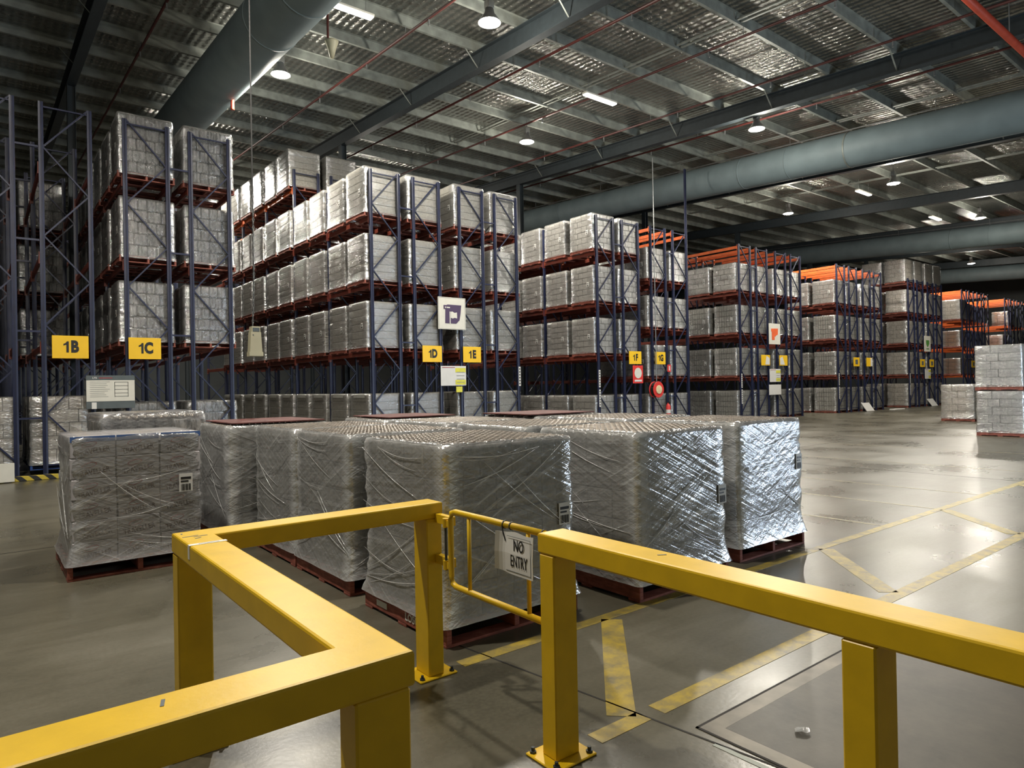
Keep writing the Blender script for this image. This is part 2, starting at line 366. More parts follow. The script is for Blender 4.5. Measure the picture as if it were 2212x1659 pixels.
ceiling = struct(MB().build('ceiling', FOIL))
me = MB()
me.add([(XW0, YW0, zr(YW0, 10.46)), (XW1, YW0, zr(YW0, 10.46)), (XW1, YW1, zr(YW1, 10.46)), (XW0, YW1, zr(YW1, 10.46)),
        (XW0, YW0, zr(YW0, 10.54)), (XW1, YW0, zr(YW0, 10.54)), (XW1, YW1, zr(YW1, 10.54)), (XW0, YW1, zr(YW1, 10.54))],
       [(0,1,2,3),(7,6,5,4),(0,4,5,1),(1,5,6,2),(2,6,7,3),(3,7,4,0)])
ceiling.data = me.mesh('ceiling', FOIL)
PUR = []
y = 9.75-1.87*5
while y < YW1-.5: PUR.append(y); y += 1.87
zp = [(-.045, .25), (-.045, .243), (-.006, .243), (-.006, .007), (.045, .007), (.045, 0), (-.0, 0), (-.012, .0), (-.012, .237), (-.045, .237)]
zsec = [(-.07, .25), (-.004, .25), (-.004, .006), (.07, .006), (.07, 0), (-.010, 0), (-.010, .244), (-.07, .244)]
zmesh = MB().prism(zsec, XW0, XW1, 'yz').mesh('purlin', GALV)
for y in PUR: put('purlin', zmesh, ceiling, (0, y, zr(y, 10.205)))
RAFT = [-6.57+8.86*k for k in range(9)]
rb = MB()
def raftbox(b, w, z0, z1):
    b.add([(-w, YW0, zr(YW0, z0)), (w, YW0, zr(YW0, z0)), (w, YW1, zr(YW1, z0)), (-w, YW1, zr(YW1, z0)),
           (-w, YW0, zr(YW0, z1)), (w, YW0, zr(YW0, z1)), (w, YW1, zr(YW1, z1)), (-w, YW1, zr(YW1, z1))],
          [(0,3,2,1),(4,5,6,7),(0,1,5,4),(1,2,6,5),(2,3,7,6),(3,0,4,7)])
raftbox(rb, .125, 9.68, 9.70); raftbox(rb, .008, 9.70, 10.18); raftbox(rb, .125, 10.18, 10.20)
rmesh = rb.mesh('rafter', STEEL)
for x in RAFT: put('rafter', rmesh, ceiling, (x, 0, 0))
fb = MB().bar((0, 0, 0), (.42, 0, -.45), .04, .006).mesh('fly_brace', GALV)
for x in RAFT[1:5]:
    for y in PUR[4:13:2]: put('fly_brace', fb, ceiling, (x-.44, y+.03, zr(y, 10.2)))
brm = MB().box(-.03, .06, 0, .03, 1.81, .035).mesh('bridging', GALV)
for x in (6.7, 15.1, 24.1, 33.0):
    for i, y in enumerate(PUR[3:13]):
        for dx, dz in ((0, .03), (.18, .03)): put('bridging', brm, ceiling, (x+dx, y, zr(y, 10.205)+dz), rot=(math.atan(SLOPE), 0, 0))
cs = MB(); cs.box(-.10, -.01, 0, .10, .01, 1); cs.box(-.11, -.13, 0, -.095, .13, 1); cs.box(.095, -.13, 0, .11, .13, 1)
cmesh = cs.mesh('column', STEEL)
for x in RAFT:
    for y in (24.5, 50.0):
        o = struct(put('column', cmesh, None, (x, y, 0))); o.scale = (1, 1, zr(y, 9.68))
wl = [(YW0, 0), (YW1, 0), (YW1, zr(YW1, 10.5)), (YW0, zr(YW0, 10.5))]
struct(MB().prism(wl, XW0-.2, XW0, 'yz').build('wall_left', WALL)); struct(MB().prism(wl, XW1, XW1+.2, 'yz').build('wall_right', WALL))
struct(MB().box(XW0-.2, YW1, 0, XW1+.2, YW1+.2, zr(YW1, 10.5)).build('wall_back', WALL))
b = MB(); xs = XW0-.2; zt = zr(YW0, 10.5)
for k, (a, c) in enumerate(DOORS):
    b.box(xs, YW0-.2, 0, a, YW0, zt); b.box(a, YW0-.2, 3.4, c, YW0, zt); xs = c
b.box(xs, YW0-.2, 0, XW1+.2, YW0, zt)
struct(b.build('wall_front', WALL))
for k, (a, c) in enumerate(DOORS):
    d = struct(MB().box(a-.1, YW0, 0, a, YW0+.06, 3.5).box(c, YW0, 0, c+.1, YW0+.06, 3.5).box(a-.1, YW0, 3.4, c+.1, YW0+.06, 3.5).build('door_%d' % (k+1), STEEL))
    if k in OPEN_DOORS: MB().lathe([(.22, a), (.22, c)], 12).build('rolled_shutter', GALV, d)
    else:
        for i in range(17): MB().box(a, YW0-.12, i*.2+.004, c, YW0-.08, i*.2+.196).build('slat', GALV, d)
ro = [o for o in COL.objects if o.name.startswith('rolled_shutter')]
for o in ro:                                                      # the rolled shutter lies along X above its opening
    for v in o.data.vertices: v.co = (v.co.z, YW0+.3+v.co.y, 3.75+v.co.x)

# fabric air ducts, slung under the roof parallel to the rafters
def duct(x, label, rad=.62, c0=9.22, y0=1.5, y1=52):
    d = thing('air_duct', label, 'duct', (x, 0, 0), 'fabric air ducts under the roof')
    ys = [y0+(y1-y0)*i/24 for i in range(25)]
    MB().tube([(0, yy, zr(yy, c0)) for yy in ys], rad, 28).build('duct_sleeve', DUCT, d, smooth=True)
    MB().tube([(0, y0, zr(y0, c0)+rad+.10), (0, y1, zr(y1, c0)+rad+.10)], .025, 6).build('suspension_rail', ZINC, d)
    for yy in (11.2, 13.4, 15.4, 26.0): MB().tube([(0, yy, zr(yy, c0)), (0, yy+.05, zr(yy+.05, c0))], rad+.012, 28).build('seam_band', GALV if yy == 11.2 else DUCT, d, smooth=True)
    for i in range(9):
        yy = y0+2+i*5; MB().tube([(0, yy, zr(yy, c0)+rad), (0, yy, zr(yy, 10.24))], .012, 6).build('hanger', ZINC, d)
    return d
duct(5.35, 'blue grey fabric air duct above rack 1C, beside the second rafter', .66, 9.25)
duct(24.4, 'long blue grey fabric air duct lit by the lamp beyond rack 1G')
duct(46.5, 'blue grey fabric air duct crossing the far roof behind the third rack pair')
duct(66.0, 'farthest blue grey fabric air duct, low over the last racks')

# sprinkler pipes
sp_drop = MB().tube([(0, 0, 0), (0, 0, -.12)], .02, 6).lathe([(.008, -.16), (.03, -.15), (.03, -.145), (.01, -.12)], 8).mesh('sprinkler_head', ZINC)
for x, lab in ((3.6, 'dark red sprinkler pipe above rack 1B, leftmost of the thin roof pipes'), (8.8, 'thin dark red sprinkler pipe above the left edge of rack 1D'),
               (12.4, 'thin dark red sprinkler pipe just right of the rafter over rack 1D'), (15.45, 'thin dark red sprinkler pipe along the purlin bridging over the aisle'),
               (18.5, 'thin dark red sprinkler pipe left of the rafter above rack 1F'), (21.2, 'thin dark red sprinkler pipe right of the rafter above rack 1G'),
               (27.5, 'thin dark red sprinkler pipe beyond the long duct')):
    p = thing('sprinkler_pipe', lab, 'pipe', (x, 0, 0), 'sprinkler pipes under the roof')
    MB().tube([(0, 0, zr(0, 9.96)), (0, 54, zr(54, 9.96))], .035, 8).build('pipe_run', PIPE, p)
    for y in (4.0, 7.4, 10.8, 14.2, 17.6, 21.0, 24.4): put('sprinkler_head', sp_drop, p, (0, y, zr(y, 9.93)))
    for y in PUR[2:14:3]: MB().tube([(0, y, zr(y, 9.96)), (0, y, zr(y, 10.2))], .008, 5).build('pipe_hanger', ZINC, p)
p = thing('sprinkler_main', 'thick bright red sprinkler main pipe crossing under the roof by the duct', 'pipe', (0, 5.05, 9.62))
MB().tube([(-6, 0, 0), (60, 0, 0)], .085, 14).build('pipe_run', PIPEB, p, smooth=True)
for x in (5, 12, 19, 26): MB().tube([(x, 0, 0), (x, 0, .85)], .012, 6).build('pipe_hanger', ZINC, p)
for x in (10, 22): MB().tube([(x-.08, 0, 0), (x+.08, 0, 0)], .105, 14).build('coupling', PIPEB, p)

# high bay lights
hb_ref = MB().lathe([(.07, .34), (.10, .33), (.12, .22), (.26, .02), (.27, 0), (.255, 0), (.11, .2), (.09, .2)], 20).mesh('reflector', REFL, True)
hb_lens = MB().lathe([(.24, .015), (.24, .0), (.15, -.03), (.02, -.04)], 20).mesh('lens', LENS, True)
hb_gear = MB().bbox(-.09, -.09, .32, .09, .09, .52, .02).mesh('control_gear', REFL)
hb_hook = MB().tube([(0, 0, .52), (0, 0, .80)], .012, 6).mesh('hook', ZINC)
def high_bay(x, y, label, w=1.0, z0=9.36):
    t = thing('high_bay_light', label, 'lamp', (x, y, zr(y, z0)), 'high bay lights')
    put('reflector', hb_ref, t); put('lens', hb_lens, t); put('control_gear', hb_gear, t); put('hook', hb_hook, t)
    l = bpy.data.lights.new('lamp_beam', 'SPOT'); l.energy = LAMP_W*w; l.color = LAMP_COL; l.shadow_soft_size = .16; l.spot_size = R(164); l.spot_blend = .35
    o = bpy.data.objects.new('lamp_beam', l); COL.objects.link(o); o.parent = t; o.location = (0, 0, -.16)
    l = bpy.data.lights.new('lamp_spill', 'POINT'); l.energy = LAMP_W*w*.24; l.color = LAMP_COL; l.shadow_soft_size = .14
    o = bpy.data.objects.new('lamp_spill', l); COL.objects.link(o); o.parent = t; o.location = (0, 0, -.40)
    return t
for x, nm in ((6.67, 'between racks 1C and 1D'), (15.56, 'between racks 1E and 1F'), (24.4, 'behind the long duct, right of rack 1G'), (33.3, 'right of the first unsigned rack pair'),
              (50.9, 'in the far aisle after the tall rack'), (59.7, 'in the farthest aisle')):
    high_bay(x, 18.6, 'round high bay light over the aisle '+nm)
for x, nm in ((9.35, 'in front of rack 1D'), (20.4, 'in front of rack 1G, near the duct'), (30.9, 'beyond the duct over the open floor'), (41.4, 'far right over the open floor')):
    high_bay(x, 12.45, 'round high bay light '+nm)
for x, y, nm, w in ((-1.25, 12.45, 'in front of rack 1B', .18), (-1.25, 5.6, 'over the left end of the dock floor', 1.2), (4.0, 5.0, 'over the yellow guard rails', .75), (14.8, 5.6, 'over the yellow floor lines', .15), (25.4, 5.6, 'over the stacked loads', .2), (36.0, 5.6, 'over the far dock floor', .22),
                    (6.67, 31, 'deep in the aisle beside rack 1D', 1), (15.56, 31, 'deep in the aisle beside rack 1E', .8), (6.67, 44, 'deepest in the aisle beside rack 1D', .8), (24.4, 31, 'deep in the aisle beside rack 1G', .8)):
    high_bay(x, y, 'round high bay light '+nm, w)
lin_b = MB().bbox(-.68, -.10, 0, .68, .10, .07, .015).mesh('housing', WHITE); lin_l = MB().bbox(-.66, -.09, -.03, .66, .09, .004, .015).mesh('diffuser', TUBEM)
for x, nm in ((6.75, 'over the aisle left of rack 1D'), (15.1, 'over the aisle right of rack 1E'), (32.7, 'beyond the long duct'), (41.2, 'far right beyond the duct')):
    t = thing('linear_light', 'slim white linear ceiling light '+nm, 'lamp', (x, 14.5, zr(14.5, 9.62)), 'linear ceiling lights')
    put('housing', lin_b, t); put('diffuser', lin_l, t)
    for sx in (-.5, .5): MB().tube([(sx, 0, .07), (sx, 0, .55)], .006, 5).build('suspension_wire', ZINC, t)

# ------------------------------------------------------------------ pallets, packs and stretch film
PW = 1.165
def pallet_mesh(m):
    b = MB()
    for x in (-.56, 0, .56): b.box(x-.02, -PW/2, .02, x+.02, PW/2, .128)
    for i in range(7): y = -PW/2+.055+i*(PW-.11)/6; b.box(-PW/2, y-.055, .128, PW/2, y+.055, .15)
    for i in range(3): y = -PW/2+.06+i*(PW-.12)/2; b.box(-PW/2, y-.06, 0, PW/2, y+.06, .02)
    return b.mesh('pallet', m)
PAL_RED, PAL_BLUE = pallet_mesh(REDW), pallet_mesh(BLUEW)
bear = MB()
for x in (-.56, 0, .56): bear.bbox(x-.022, -PW/2, .02, x+.022, PW/2, .128, .004)
BEARERS = bear.mesh('pallet_bearers', REDW)
DECK = MB().bbox(-PW/2, -.055, 0, PW/2, .055, .022, .003).mesh('deck_board', REDW)
BASEB = MB().bbox(-PW/2, -.06, 0, PW/2, .06, .02, .003).mesh('base_board', REDW)
def film_mesh(w, d, h, layers, seed, ns=9, nc=4, per=6, z0=.10, m=None, amp=1.0, skirt=.035, open_top=False):
    """a stretch-wrapped shell: rounded square in plan, drawn in at the layer joints, flaring over the pallet at the foot"""
    gath = []; m = m or FILM; crump = 3.2 if m.name == 'rack_film' else 2.4; vs, fs = [], []; nz = layers*per; n = 4*(ns+nc)
    def ringpts(hw, hd, rc):
        pts = []
        for q, (sx, sy) in enumerate(((1, 1), (-1, 1), (-1, -1), (1, -1))):
            cx, cy = sx*(hw-rc), sy*(hd-rc); a0 = q*math.pi/2
            for k in range(nc): a = a0+(math.pi/2)*k/(nc-1); pts.append((cx+rc*math.cos(a), cy+rc*math.sin(a), 1.0))
            a = a0+math.pi/2; ax, ay = cx+rc*math.cos(a), cy+rc*math.sin(a)
            nsx, nsy = ((-1, 1), (-1, -1), (1, -1), (1, 1))[q]
            a = a0+math.pi/2; bx, by = nsx*(hw-rc)+rc*math.cos(a), nsy*(hd-rc)+rc*math.sin(a)
            for k in range(1, ns+1): t = k/(ns+1); pts.append((ax+(bx-ax)*t, ay+(by-ay)*t, 0.0))
        return pts
    o = Vector((seed*7.3, seed*3.1, 0))
    for j in range(nz+1):
        t = j/nz; z = z0+(h-z0)*t; lay = ((z-.15)/((h-.15)/layers)) if z > .15 else 0
        pinch = max(0, 1-abs(lay-round(lay))*5) if 0 < round(lay) < layers and z > .2 else 0
        fl = max(0, 1-(z-z0)/.20)**2*skirt
        rise = .012 if j == nz else 0
        for (x, y, c) in ringpts(w/2+.004+fl-rise, d/2+.004+fl-rise, .05):
            nx = noise.noise(Vector((x*3, y*3, z*4))+o); n2 = noise.noise(Vector((x*9, y*9, z*16))+o)
            k = amp*(.008*nx+.006*n2*(crump if c else .7))-.010*pinch*(1.5 if c else .4)
            gath.append(max(c*(.75+.5*n2), max(0, 1-(z-z0)/.07)*.6))
            L = math.hypot(x, y); vs.append((x+x/L*k, y+y/L*k, z+(.006*n2 if 0 < j < nz else 0)))
    for j in range(nz):
        for k in range(n): fs.append((j*n+k, j*n+(k+1) % n, (j+1)*n+(k+1) % n, (j+1)*n+k))
    base = nz*n; prev = base
    for s in ((.88,) if open_top else (.8, .55, .25)):
        st = len(vs)
        for k in range(n):
            x, y, _ = vs[base+k]; vs.append((x*s, y*s, h+.006+.006*noise.noise(Vector((x*s*9, y*s*9, seed)))))
        for k in range(n): fs.append((prev+k, prev+(k+1) % n, st+(k+1) % n, st+k))
        prev = st
    if not open_top:
        vs.append((0, 0, h+.006))
        for k in range(n): fs.append((prev+k, prev+(k+1) % n, len(vs)-1))
    me = bpy.data.meshes.new('stretch_film'); me.from_pydata(vs, [], fs); me.materials.append(m)
    at = me.attributes.new('gather', 'FLOAT', 'POINT'); at.data.foreach_set('value', gath+[0.0]*(len(vs)-len(gath)))
    me.polygons.foreach_set('use_smooth', [True]*len(me.polygons)); me.update(); return me
LABEL = MB().box(-.055, -.004, -.08, .055, 0, .08).mesh('shipping_label', PAPER)
lp = MB(); lp.box(-.042, -.006, .03, .042, -.004, .05); lp.box(-.042, -.006, .005, .02, -.004, .018)
for i in range(9): lp.box(-.04+i*.009, -.006, -.07, -.04+i*.009+(.006 if i % 3 else .003), -.004, -.012)
LABELP = lp.mesh('label_print', BLACK)
def label_on(parent, loc, rz=0.0, s=1.0):
    o = put('shipping_label', LABEL, parent, loc, rz); o.scale = (s, 1, s); put('label_print', LABELP, o)

# ---- racks of the store
YF = 17.04
def upright_mesh(h):
    sec = [(-.045, .035), (-.045, -.030), (-.012, -.036), (-.012, -.024), (.012, -.024), (.012, -.036), (.045, -.030), (.045, .035), (.036, .035), (.036, .03), (-.036, .03), (-.036, .035)]
    return MB().prism(sec, 0, h, 'xy').mesh('upright', BLUE)
UP = {h: upright_mesh(h) for h in (7.8, 9.3, 10.4)}
FOOT = MB().box(-.07, -.07, 0, .07, .07, .008).mesh('foot_plate', BLUE)
FD = .865                                                          # frame depth between upright centres
BRH = MB().bar((.03, 0, 0), (FD-.03, 0, 0), .03, .042, (0, 1, 0)).mesh('frame_brace', BLUE)
BRD = MB().bar((.03, 0, 0), (FD-.03, 0, .93), .03, .042, (0, 1, 0)).mesh('frame_brace', BLUE)
BRU = MB().bar((.03, 0, .93), (FD-.03, 0, 0), .03, .042, (0, 1, 0)).mesh('frame_brace', BLUE)
SPC = MB().bar((.045, 0, 0), (.435, 0, 0), .04, .05, (0, 1, 0)).mesh('row_spacer', BLUE)
def brace_all(flip, h):
    b = MB(); z = .35; k = flip
    while z+.93 < h:
        if k: b.bar((.03, 0, z), (FD-.03, 0, z+.93), .03, .042, (0, 1, 0))
        else: b.bar((.03, 0, z+.93), (FD-.03, 0, z), .03, .042, (0, 1, 0))
        z += .93; k = 1-k
    b.bar((.03, 0, h-.12), (FD-.03, 0, h-.12), .03, .042, (0, 1, 0)); b.bar((.03, 0, .22), (FD-.03, 0, .22), .03, .042, (0, 1, 0))
    return b.mesh('frame_bracing', BLUE)
BRA = {(f, h): brace_all(f, h) for f in (0, 1) for h in UP}
BAY = 2.86
bm_ = MB().bbox(-.025, .045, -.13, .025, BAY-.045, 0, .006)
for y in (.04, BAY-.04): bm_.box(-.045, y-.008, -.20, .03, y+.008, .05)
BEAM_SHADED = bm_.mesh('beam', ORANGE); BEAM_LIT = bm_.mesh('beam', ORANGE_LIT)
STRIP = MB().box(-.04, -.008, 0, .04, 0, .62).mesh('bay_label', PAPER)
sp_ = MB()
for i in range(6): sp_.box(-.022, -.010, .05+i*.095, .022, -.008, .10+i*.095)
STRIPP = sp_.mesh('bay_print', BLACK)
RACK_OFF = (0.0, .87+.48)
def rack(X, levels, bays, label, h=7.8, tall_from=None, flip=0, extra=None, empty_top=None, strips=(), bright=False):
    t = thing('pallet_rack', label, 'rack', (X, YF, 0), 'blue and orange pallet racks')
    for ri, ox in enumerate(RACK_OFF):
        for k in range(bays+1):
            hh = 9.3 if tall_from is not None and k >= tall_from else h
            for ui, ux in enumerate((0, FD)):
                put('upright', UP[10.4 if extra == (ri, ui, k) else hh], t, (ox+ux, k*BAY, 0))
                if k < 2: put('foot_plate', FOOT, t, (ox+ux, k*BAY, 0))
            if k == 0:
                z, f = .35, flip
                while z+.93 < hh: put('frame_brace', BRD if f else BRU, t, (ox, 0, z)); z += .93; f = 1-f
                put('frame_brace', BRH, t, (ox, 0, hh-.10)); put('frame_brace', BRH, t, (ox, 0, .22))
            else:
                o = put('frame_bracing', BRA[(flip, hh)], t, (ox, k*BAY, 0)); o['kind'] = 'stuff'
            if ri == 0 and k < 3:
                for z in (1.2, 3.0, 4.9, 6.85): put('row_spacer', SPC, t, (FD, k*BAY, z))
            if k < bays:
                lv = [z-.15 for z in levels]+([7.72] if empty_top else [])
                if tall_from is not None and k >= tall_from: lv.append(8.63)
                for z in lv:
                    for ux in (0, FD): put('beam', BEAM_LIT if z > 7.6 or bright else BEAM_SHADED, t, (ox+ux+(-.02 if ux == 0 else .02), k*BAY, z))
    for (ox, z) in strips:
        s = put('bay_label', STRIP, t, (ox, -.04, z)); put('bay_print', STRIPP, s)
    return t
def layer_mesh(nx, ny, w, d, h, gap, name, m, ch=0.0, jit=0.0, seed=0):
    rnd = random.Random(seed); b = MB(); dx, dy = w/nx, d/ny
    for i in range(nx):
        for j in range(ny):
            x, y = -w/2+i*dx, -d/2+j*dy; k = rnd.uniform(-jit, jit); k2 = rnd.uniform(-jit, jit)
            a = (x+gap/2+k, y+gap/2+k2, 0, x+dx-gap/2+k, y+dy-gap/2+k2, h-gap)
            b.bbox(*a, ch) if ch else b.box(*a)
    return b.mesh(name, m)
KIND = {}
def kind(key,  mat_, nl, height, nx, ny, gap, size, rot=True, ch=0.0, jit=.004, films=3, stripe=False):
    h = height/nl
    lays = [layer_mesh(nx, ny, size, size, h, gap, 'pack_layer', mat_, ch, jit, 1), layer_mesh(ny if rot else nx, nx if rot else ny, size, size, h, gap, 'pack_layer', mat_, ch, jit, 2)]
    fl = [film_mesh(size+.022, size+.022, .15+height, nl, s, 3, 3, 4, m=FILMR, amp=1.2, skirt=.02) for s in range(films)]
    b = MB()
    for k in range(nl):
        src = lays[k % 2]; n = len(b.v)
        b.v += [(v.co.x, v.co.y, v.co.z+.15+k*h) for v in src.vertices]; b.f += [tuple(i+n for i in p.vertices) for p in src.polygons]
    KIND[key] = dict(h=h, n=nl, lays=lays, films=fl, goods=b.mesh('goods', mat_), size=size)
kind('smooth', PKL, 6, 1.25, 1, 1, .004, 1.13, ch=.016, jit=0)
kind('smoothlow', PKL, 6, 1.40, 1, 1, .004, 1.13, ch=.016, jit=0)
kind('bottle', PKB, 5, 1.32, 6, 4, .014, 1.12, ch=.02, jit=.012)
kind('bottletall', PKB, 6, 1.52, 6, 4, .014, 1.12, ch=.02, jit=.012)
kind('brick', PKF, 6, 1.23, 4, 3, .020, 1.15, jit=.008)
kind('bricklow', PKF, 5, 1.16, 4, 3, .020, 1.15, jit=.008)
kind('can', PKC, 5, 1.18, 9, 9, .022, 1.14, jit=.003)
kind('stack', PKF, 5, 1.16, 4, 3, .009, 1.15, ch=.006, jit=.006)
kind('white', PKW, 5, 1.38, 5, 4, .012, 1.14, jit=.01)
kind('lightbox', PKW, 5, 1.30, 4, 3, .012, 1.15, jit=.006)
kind('brown', BROWNC, 4, 1.05, 3, 3, .02, 1.10, jit=.01)
cnt = [0]
def load(kd, x, y, z, label, group, detail=True, pal=None, lab=None, s=1.0):
    K = KIND[kd]; cnt[0] += 1; rnd = random.Random(cnt[0])
    t = thing('wrapped_load', label, 'pallet load', (x+rnd.uniform(-.02, .02), y+rnd.uniform(-.025, .025), z), group, rnd.uniform(-.012, .012))
    put('pallet', pal or PAL_RED, t)
    if detail:
        for k in range(K['n']): put('pack_layer', K['lays'][k % 2], t, (rnd.uniform(-.004, .004), rnd.uniform(-.004, .004), .15+k*K['h']))
    else: put('goods', K['goods'], t)
    put('stretch_film', K['films'][cnt[0] % len(K['films'])], t, rz=0.0 if rnd.random() < .5 else math.pi)
    if lab: label_on(t, (-K['size']/2-.022, -.32, .15+K['h']*K['n']*lab), -math.pi/2, 1.0)
    return t
ORD = ['first', 'second', 'third', 'fourth', 'fifth', 'sixth', 'seventh', 'eighth', 'ninth', 'tenth', 'eleventh']
SHELF = ['floor', 'first shelf', 'second shelf', 'third shelf', 'top shelf']
def ypos(k): return YF+(k//2)*BAY+(.655 if k % 2 == 0 else 2.06)
def fill(X, rname, levels, kinds, nleft, nright, detail, word, skip=()):
    for ri, ox in enumerate(RACK_OFF):
        row = 'left' if ri == 0 else 'right'
        for li, z in enumerate([.15]+levels):
            for k in range((nleft if ri == 0 else nright)):
                if (ri, li, k) in skip: continue
                kd = kinds[min(li, len(kinds)-1)]
                lbl = '%s load on %s of %s, %s row, %s from aisle end' % (word, SHELF[li], rname, 'inner' if ri else 'outer', ORD[k])
                lbl = lbl.replace('outer row', row+' row').replace('inner row', row+' row')
                load(kd, X+ox+FD/2, ypos(k), z-.15, lbl, 'wrapped loads in '+rname, detail and (ri == 0 or k < 1), None, .45 if (ri == 0 and k < 5 and li) else None)
LVA = [2.89, 4.77, 6.65]; LVB = [2.05, 3.95, 5.83]; LVC = [2.05, 3.95, 5.83, 7.68]
XB, XC, XD, XE, XF, XG = -.30, 2.58, 8.56, 11.51, 17.42, 20.37
rack(XB, LVA, 5, 'blue rack with the 1B sign, dark and mostly empty above', flip=0)
rack(XC, LVA, 5, 'tall blue rack with the 1C sign full of dark bottle packs', flip=1)
rack(XD, LVA, 6, 'long blue rack with the 1D sign and rows of grey loads', tall_from=2, flip=0)
rack(XE, LVA, 3, 'blue rack with the 1E sign backing onto 1D', flip=1, strips=((FD+.48+FD+.02, 1.7),))
rack(XF, LVA, 4, 'blue rack with the 1F sign and brick patterned loads', flip=0, strips=((0, .9), (0, 1.6)))
rack(XG, LVB, 3, 'blue rack with the 1G sign, one upright taller than the rest', flip=0, empty_top=True, extra=(1, 1, 0))
fill(XC, 'rack 1C', LVA, ['bottle', 'bottle', 'bottle', 'bottle'], 7, 2, True, 'dark')
fill(XD, 'rack 1D', LVA, ['smoothlow', 'smooth', 'smooth', 'smooth'], 10, 2, True, 'grey')
for k in range(4, 10): load('smooth', XD+FD/2, ypos(k), 8.63, 'grey load on high fourth shelf of rack 1D, left row, %s from aisle end' % ORD[k], 'wrapped loads in rack 1D', False)
for k in range(4, 6): load('smooth', XD+1.35+FD/2, ypos(k), 8.63, 'grey load on high fourth shelf of rack 1D, right row, %s from aisle end' % ORD[k], 'wrapped loads in rack 1D', False)
fill(XE, 'rack 1E', LVA, ['smoothlow', 'smooth', 'smooth', 'smooth'], 2, 1, True, 'silver')
fill(XF, 'rack 1F', LVA, ['bricklow', 'brick', 'brick', 'brick'], 5, 1, True, 'brick patterned')
fill(XG, 'rack 1G', LVB, ['bricklow', 'bricklow', 'bricklow', 'bricklow'], 2, 1, True, 'pale')
for (ri, li, k) in ((0, 0, 0), (0, 0, 1), (1, 0, 0), (1, 0, 1)):
    load('white', XB+RACK_OFF[ri]+FD/2-.12, ypos(k)-.02, .12, 'white carton load on blue pallet under rack 1B, %s row, %s from aisle end' % (('left', 'right')[ri], ORD[k]), 'white loads under rack 1B', True, PAL_BLUE)
for k in (5, 6, 7, 8, 9):
    for li, z in enumerate(LVA): load('bottle', XB+1.35+FD/2, ypos(k), z-.15, 'dark load on %s of rack 1B, right row, %s from aisle end' % (SHELF[li+1], ORD[k]), 'dark loads in rack 1B', False)
PAIRS = [(26.30, LVB, 'can', 'the third rack pair', True), (35.15, LVB, 'can', 'the fourth rack pair', True), (44.0, LVC, 'lightbox', 'the fifth, taller rack pair', False), (52.75, LVB, 'brown', 'the sixth rack pair', True), (61.6, LVB, 'brown', 'the farthest rack pair', True)]
for X, lv, kd, nm, et in PAIRS:
    far = X > 50
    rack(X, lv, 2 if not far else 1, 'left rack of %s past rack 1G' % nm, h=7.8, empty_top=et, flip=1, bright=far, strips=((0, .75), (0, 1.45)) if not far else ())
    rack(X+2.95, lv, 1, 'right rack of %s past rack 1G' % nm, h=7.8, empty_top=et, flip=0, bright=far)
    if not far:
        ks = [kd]*5 if kd != 'can' else ['can', 'can', 'can', 'bricklow']
        fill(X, nm.replace('the ', '').replace(', taller rack', '').replace(' rack', '')+' left rack', lv, ks, 2, 1, False, 'pale')
        fill(X+2.95, nm.replace('the ', '').replace(', taller rack', '').replace(' rack', '')+' right rack', lv, ks, 1, 1, False, 'pale')
    else:
        for li, z in enumerate([.15]+lv):
            if li in (0, 1, 2): load('brown', X+FD/2, ypos(0), z-.15, 'brown carton load on the %s of %s' % (SHELF[li], nm), 'brown loads in the far racks', False)
            if li == 3 and X < 60: load('lightbox', X+FD/2, ypos(0), z-.15, 'pale wrapped load on the third shelf of '+nm, 'brown loads in the far racks', False)
            if li in (1, 3): load('brown', X+1.35+FD/2, ypos(0), z-.15, 'brown carton load on the %s of %s, right row' % (SHELF[li], nm), 'brown loads in the far racks', False)

# loads standing on the open floor at the right
for (x, y, z, lb, kd) in ((23.62, 6.55, 0, 'lower load of the two-high wrapped stack on the open floor', 'stack'), (23.62, 6.55, 1.325, 'upper load of the two-high wrapped stack on the open floor', 'stack'),
                      (23.7, 5.15, 0, 'lower load of the stack cut off by the picture edge', 'stack'), (23.7, 5.15, 1.325, 'upper load of the stack cut off by the picture edge', 'stack'),
                      (30.9, 10.05, 0, 'single wrapped load on the floor behind the two-high stack', 'lightbox')):
    load(kd, x, y, z, lb, 'wrapped loads on the open floor', True)

# ------------------------------------------------------------------ wrapped loads standing on the floor in the foreground
def fg_pallet(t, boards=True):
    p = put('pallet', BEARERS, t)
    for i in range(7): put('deck_board', DECK, p, (0, -PW/2+.056+i*(PW-.112)/6, .128))
    for i in range(3): put('base_board', BASEB, p, (0, -PW/2+.061+i*(PW-.122)/2, 0))
    return p
def pack_mesh(dx, dy, h, m, c=.008, name='pack'): return MB().bbox(-dx/2, -dy/2, 0, dx/2, dy/2, h, c).mesh(name, m)
ct = MB()
for i in range(16):
    for j in range(16):
        x, y = -.51+i*.068, -.51+j*.068
        ct.lathe([(.029, 0), (.031, .012), (.027, .018), (.022, .016), (.019, .004)], 8, o=(x, y, 0))
CANS = ct.mesh('can_tops', CANTOP)
PACKV = [pack_mesh(.1360, .273, .222, PKG, .004), pack_mesh(.137, .276, .219, PKG)]
FGF = [film_mesh(1.150, 1.150, 1.305, 5, 20+s, 10, 4, 6, z0=.132, open_top=True) for s in range(4)]
fgn = [0]
FOLDM = film_mat('film_fold', .65, .5, .4, .12, (.95, .94, .92))
